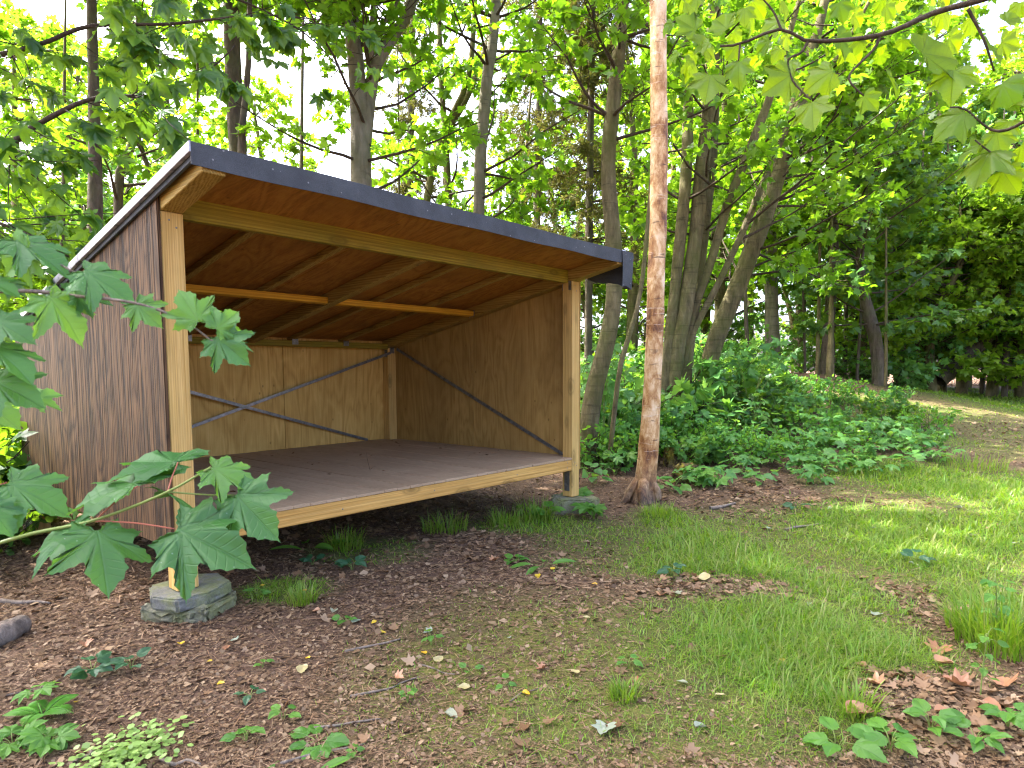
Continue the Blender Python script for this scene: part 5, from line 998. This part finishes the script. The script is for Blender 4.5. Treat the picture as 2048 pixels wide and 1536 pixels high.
fs = [(472, 1285, 22, 'pale'), (668, 1224, 28, 'pale'), (705, 1250, 30, 'pale'), (865, 1265, 28, 'pale'), (890, 1430, 44, 'pale'), (1020, 1280, 16, 'pale'), (1215, 1455, 55, 'pale'), (1390, 1460, 42, 'pale'), (1375, 1372, 32, 'pale'), (1350, 1188, 22, 'pale'), (1410, 1165, 36, 'cream'), (1542, 1060, 22, 'pale'), (1936, 1072, 24, 'pale'), (1924, 1018, 22, 'pale'), (1915, 1112, 20, 'pale'), (1750, 1235, 26, 'pale'), (1665, 1020, 18, 'pale'), (1815, 1128, 34, 'pale'), (1960, 1250, 26, 'pale'), (1620, 1210, 18, 'pale'), (2025, 1090, 22, 'pale'), (1752, 1060, 16, 'pale'), (605, 1335, 34, 'cream'), (870, 1328, 30, 'cream'), (940, 1378, 30, 'cream'), (1430, 1395, 22, 'cream'), (1155, 1352, 26, 'cream'), (375, 1435, 16, 'cream'), (168, 1495, 20, 'cream'), (1180, 1240, 18, 'cream'), (360, 1290, 22, 'yellow'), (28, 1250, 14, 'yellow'), (425, 1325, 12, 'yellow'), (435, 1372, 18, 'yellow'), (852, 1312, 18, 'yellow'), (1075, 1152, 18, 'yellow'), (1102, 1142, 14, 'yellow'), (1195, 1172, 14, 'yellow'), (1045, 1388, 20, 'yellow'), (150, 1410, 14, 'yellow'), (752, 1245, 14, 'yellow'), (760, 1268, 14, 'yellow'), (620, 1320, 14, 'yellow'), (1560, 1322, 16, 'yellow'), (1320, 1196, 38, 'russet'), (1090, 1340, 22, 'russet'), (1690, 1430, 60, 'russet'), (1760, 1375, 40, 'russet'), (1270, 1360, 24, 'russet'), (985, 1125, 20, 'russet'), (640, 1225, 20, 'russet'), (170, 1290, 22, 'russet'), (450, 1305, 24, 'russet'), (1880, 1300, 40, 'russet'), (1870, 1330, 46, 'russet'), (1930, 1380, 50, 'russet'), (1960, 1410, 54, 'russet'), (2010, 1380, 46, 'russet'), (1900, 1430, 44, 'russet'), (790, 1360, 26, 'russet'), (1730, 1340, 30, 'russet')]
for k, (px, py, spx, kd) in enumerate(fs):
    p = ground_hit(px, py); dq = (p-CAM) @ FW; s = spx/FPX*dq*(.72 if kd == 'pale' else .9); a = k*2.4; o = link('fallen_leaf', FL[kd][k % len(FL[kd])], None, (p[0], p[1], p[2]+.008)); o.scale = (s, s, s); o.rotation_euler = (random.uniform(-.25, .25), random.uniform(-.25, .25), a)
    tag(o, FLL[kd], 'leaf', '%s fallen leaves' % kd)
# sticks and a weathered log
for k, (x0, y0, x1, y1, wpx, lab) in enumerate([(690, 1305, 800, 1280, 6, 'pale bare stick lying in the litter before the shelter'), (560, 1530, 730, 1490, 7, 'long thin stick beside the crinkled rosette'), (620, 1460, 760, 1440, 7, 'dark stick behind the crinkled rosette'), (700, 1395, 840, 1355, 6, 'slender dark twig across the litter'), (150, 1530, 180, 1500, 10, 'short grey stick by the pale herb mat'), (320, 1520, 400, 1532, 9, 'stick end beside the herb mat'), (1020, 1405, 1090, 1375, 4, 'pale twig near a yellow leaf'), (840, 1330, 910, 1350, 4, 'twig between cream leaves'), (0, 1395, 120, 1360, 5, 'thin pale twig near the dirt corner'), (0, 1205, 100, 1210, 10, 'dark root-like stick left of the slab'), (1420, 1020, 1470, 1010, 9, 'stick in the brown leaves behind the lawn'), (1570, 1062, 1640, 1050, 7, 'stick lying across the leaf patch of the lawn')]):
    A, B = ground_hit(x0, y0), ground_hit(x1, y1); dq = (A-CAM) @ FW; r = wpx/2/FPX*dq; mid = (A+B)/2; mid[2] = gz(mid[0], mid[1]); g = np.random.default_rng(k); P = np.array([A, A*.6+B*.4+g.normal(0, .012, 3), A*.3+B*.7+g.normal(0, .012, 3), B]); P[:, 2] = gz(P[:, 0], P[:, 1])+r*.8
    PR = resample(P, 12); V, F = tube(PR-mid, np.linspace(r, r*.5, 12), 6, .12, k); tag(link('stick', tri_mesh('stick', V, F, M['stick'], None, True), None, mid), lab, 'stick')
A, B = ground_hit(-90, 1330), ground_hit(45, 1262); mid = (A+B)/2; P = np.array([A, mid, B]); P[:, 2] += .03; PR = resample(P, 14); V, F = tube(PR-mid, np.linspace(.06, .05, 14), 12, .06, 4); tag(link('rotten_log', tri_mesh('rotten_log', V, F, M['stick'], None, True), None, mid), 'end of a grey rotten log in the dirt left of the slab', 'log')
# thin dead twig standing in front of the floor beam
p = ground_hit(800, 1062); dq = (p-CAM) @ FW
o = link('dead_twig', tubes_mesh('dead_twig', [([p, at(775, 1015, dq), at(748, 965, dq), at(735, 920, dq), at(733, 905, dq)], .003, .001), ([at(765, 1000, dq), at(768, 970, dq), at(770, 955, dq)], .0018, .0008), ([at(737, 945, dq), at(745, 935, dq), at(752, 932, dq)], .0012, .0006)], M['twig'], 4, p), None, p); tag(o, 'thin bare dead twig standing before the shelter floor beam', 'twig')
# two small yellow flowers
for px, py, lab in ((525, 1172, 'small yellow flower beside the slab'), (610, 1182, 'small yellow flower over the grass tuft')):
    b = ground_hit(px, py+18); top = at(px, py, (b-CAM) @ FW); root = empty('yellow_flower', b, lab, 'flower'); link('stem', tubes_mesh('stem', [([b, (b+top)/2+np.array([.004, 0, 0]), top], .0014, .001)], M['greenstem'], 4, b), root)
    for k in range(7):
        a = k*.9; put_leaf(root, b, FL['yellow'][0], top, top+np.array([math.cos(a), math.sin(a), .5])*.012, (0, 0, 1), .014, 'petal')
print('tris', sum(len(m.polygons) for m in bpy.data.meshes), 'objs', len(bpy.data.objects))
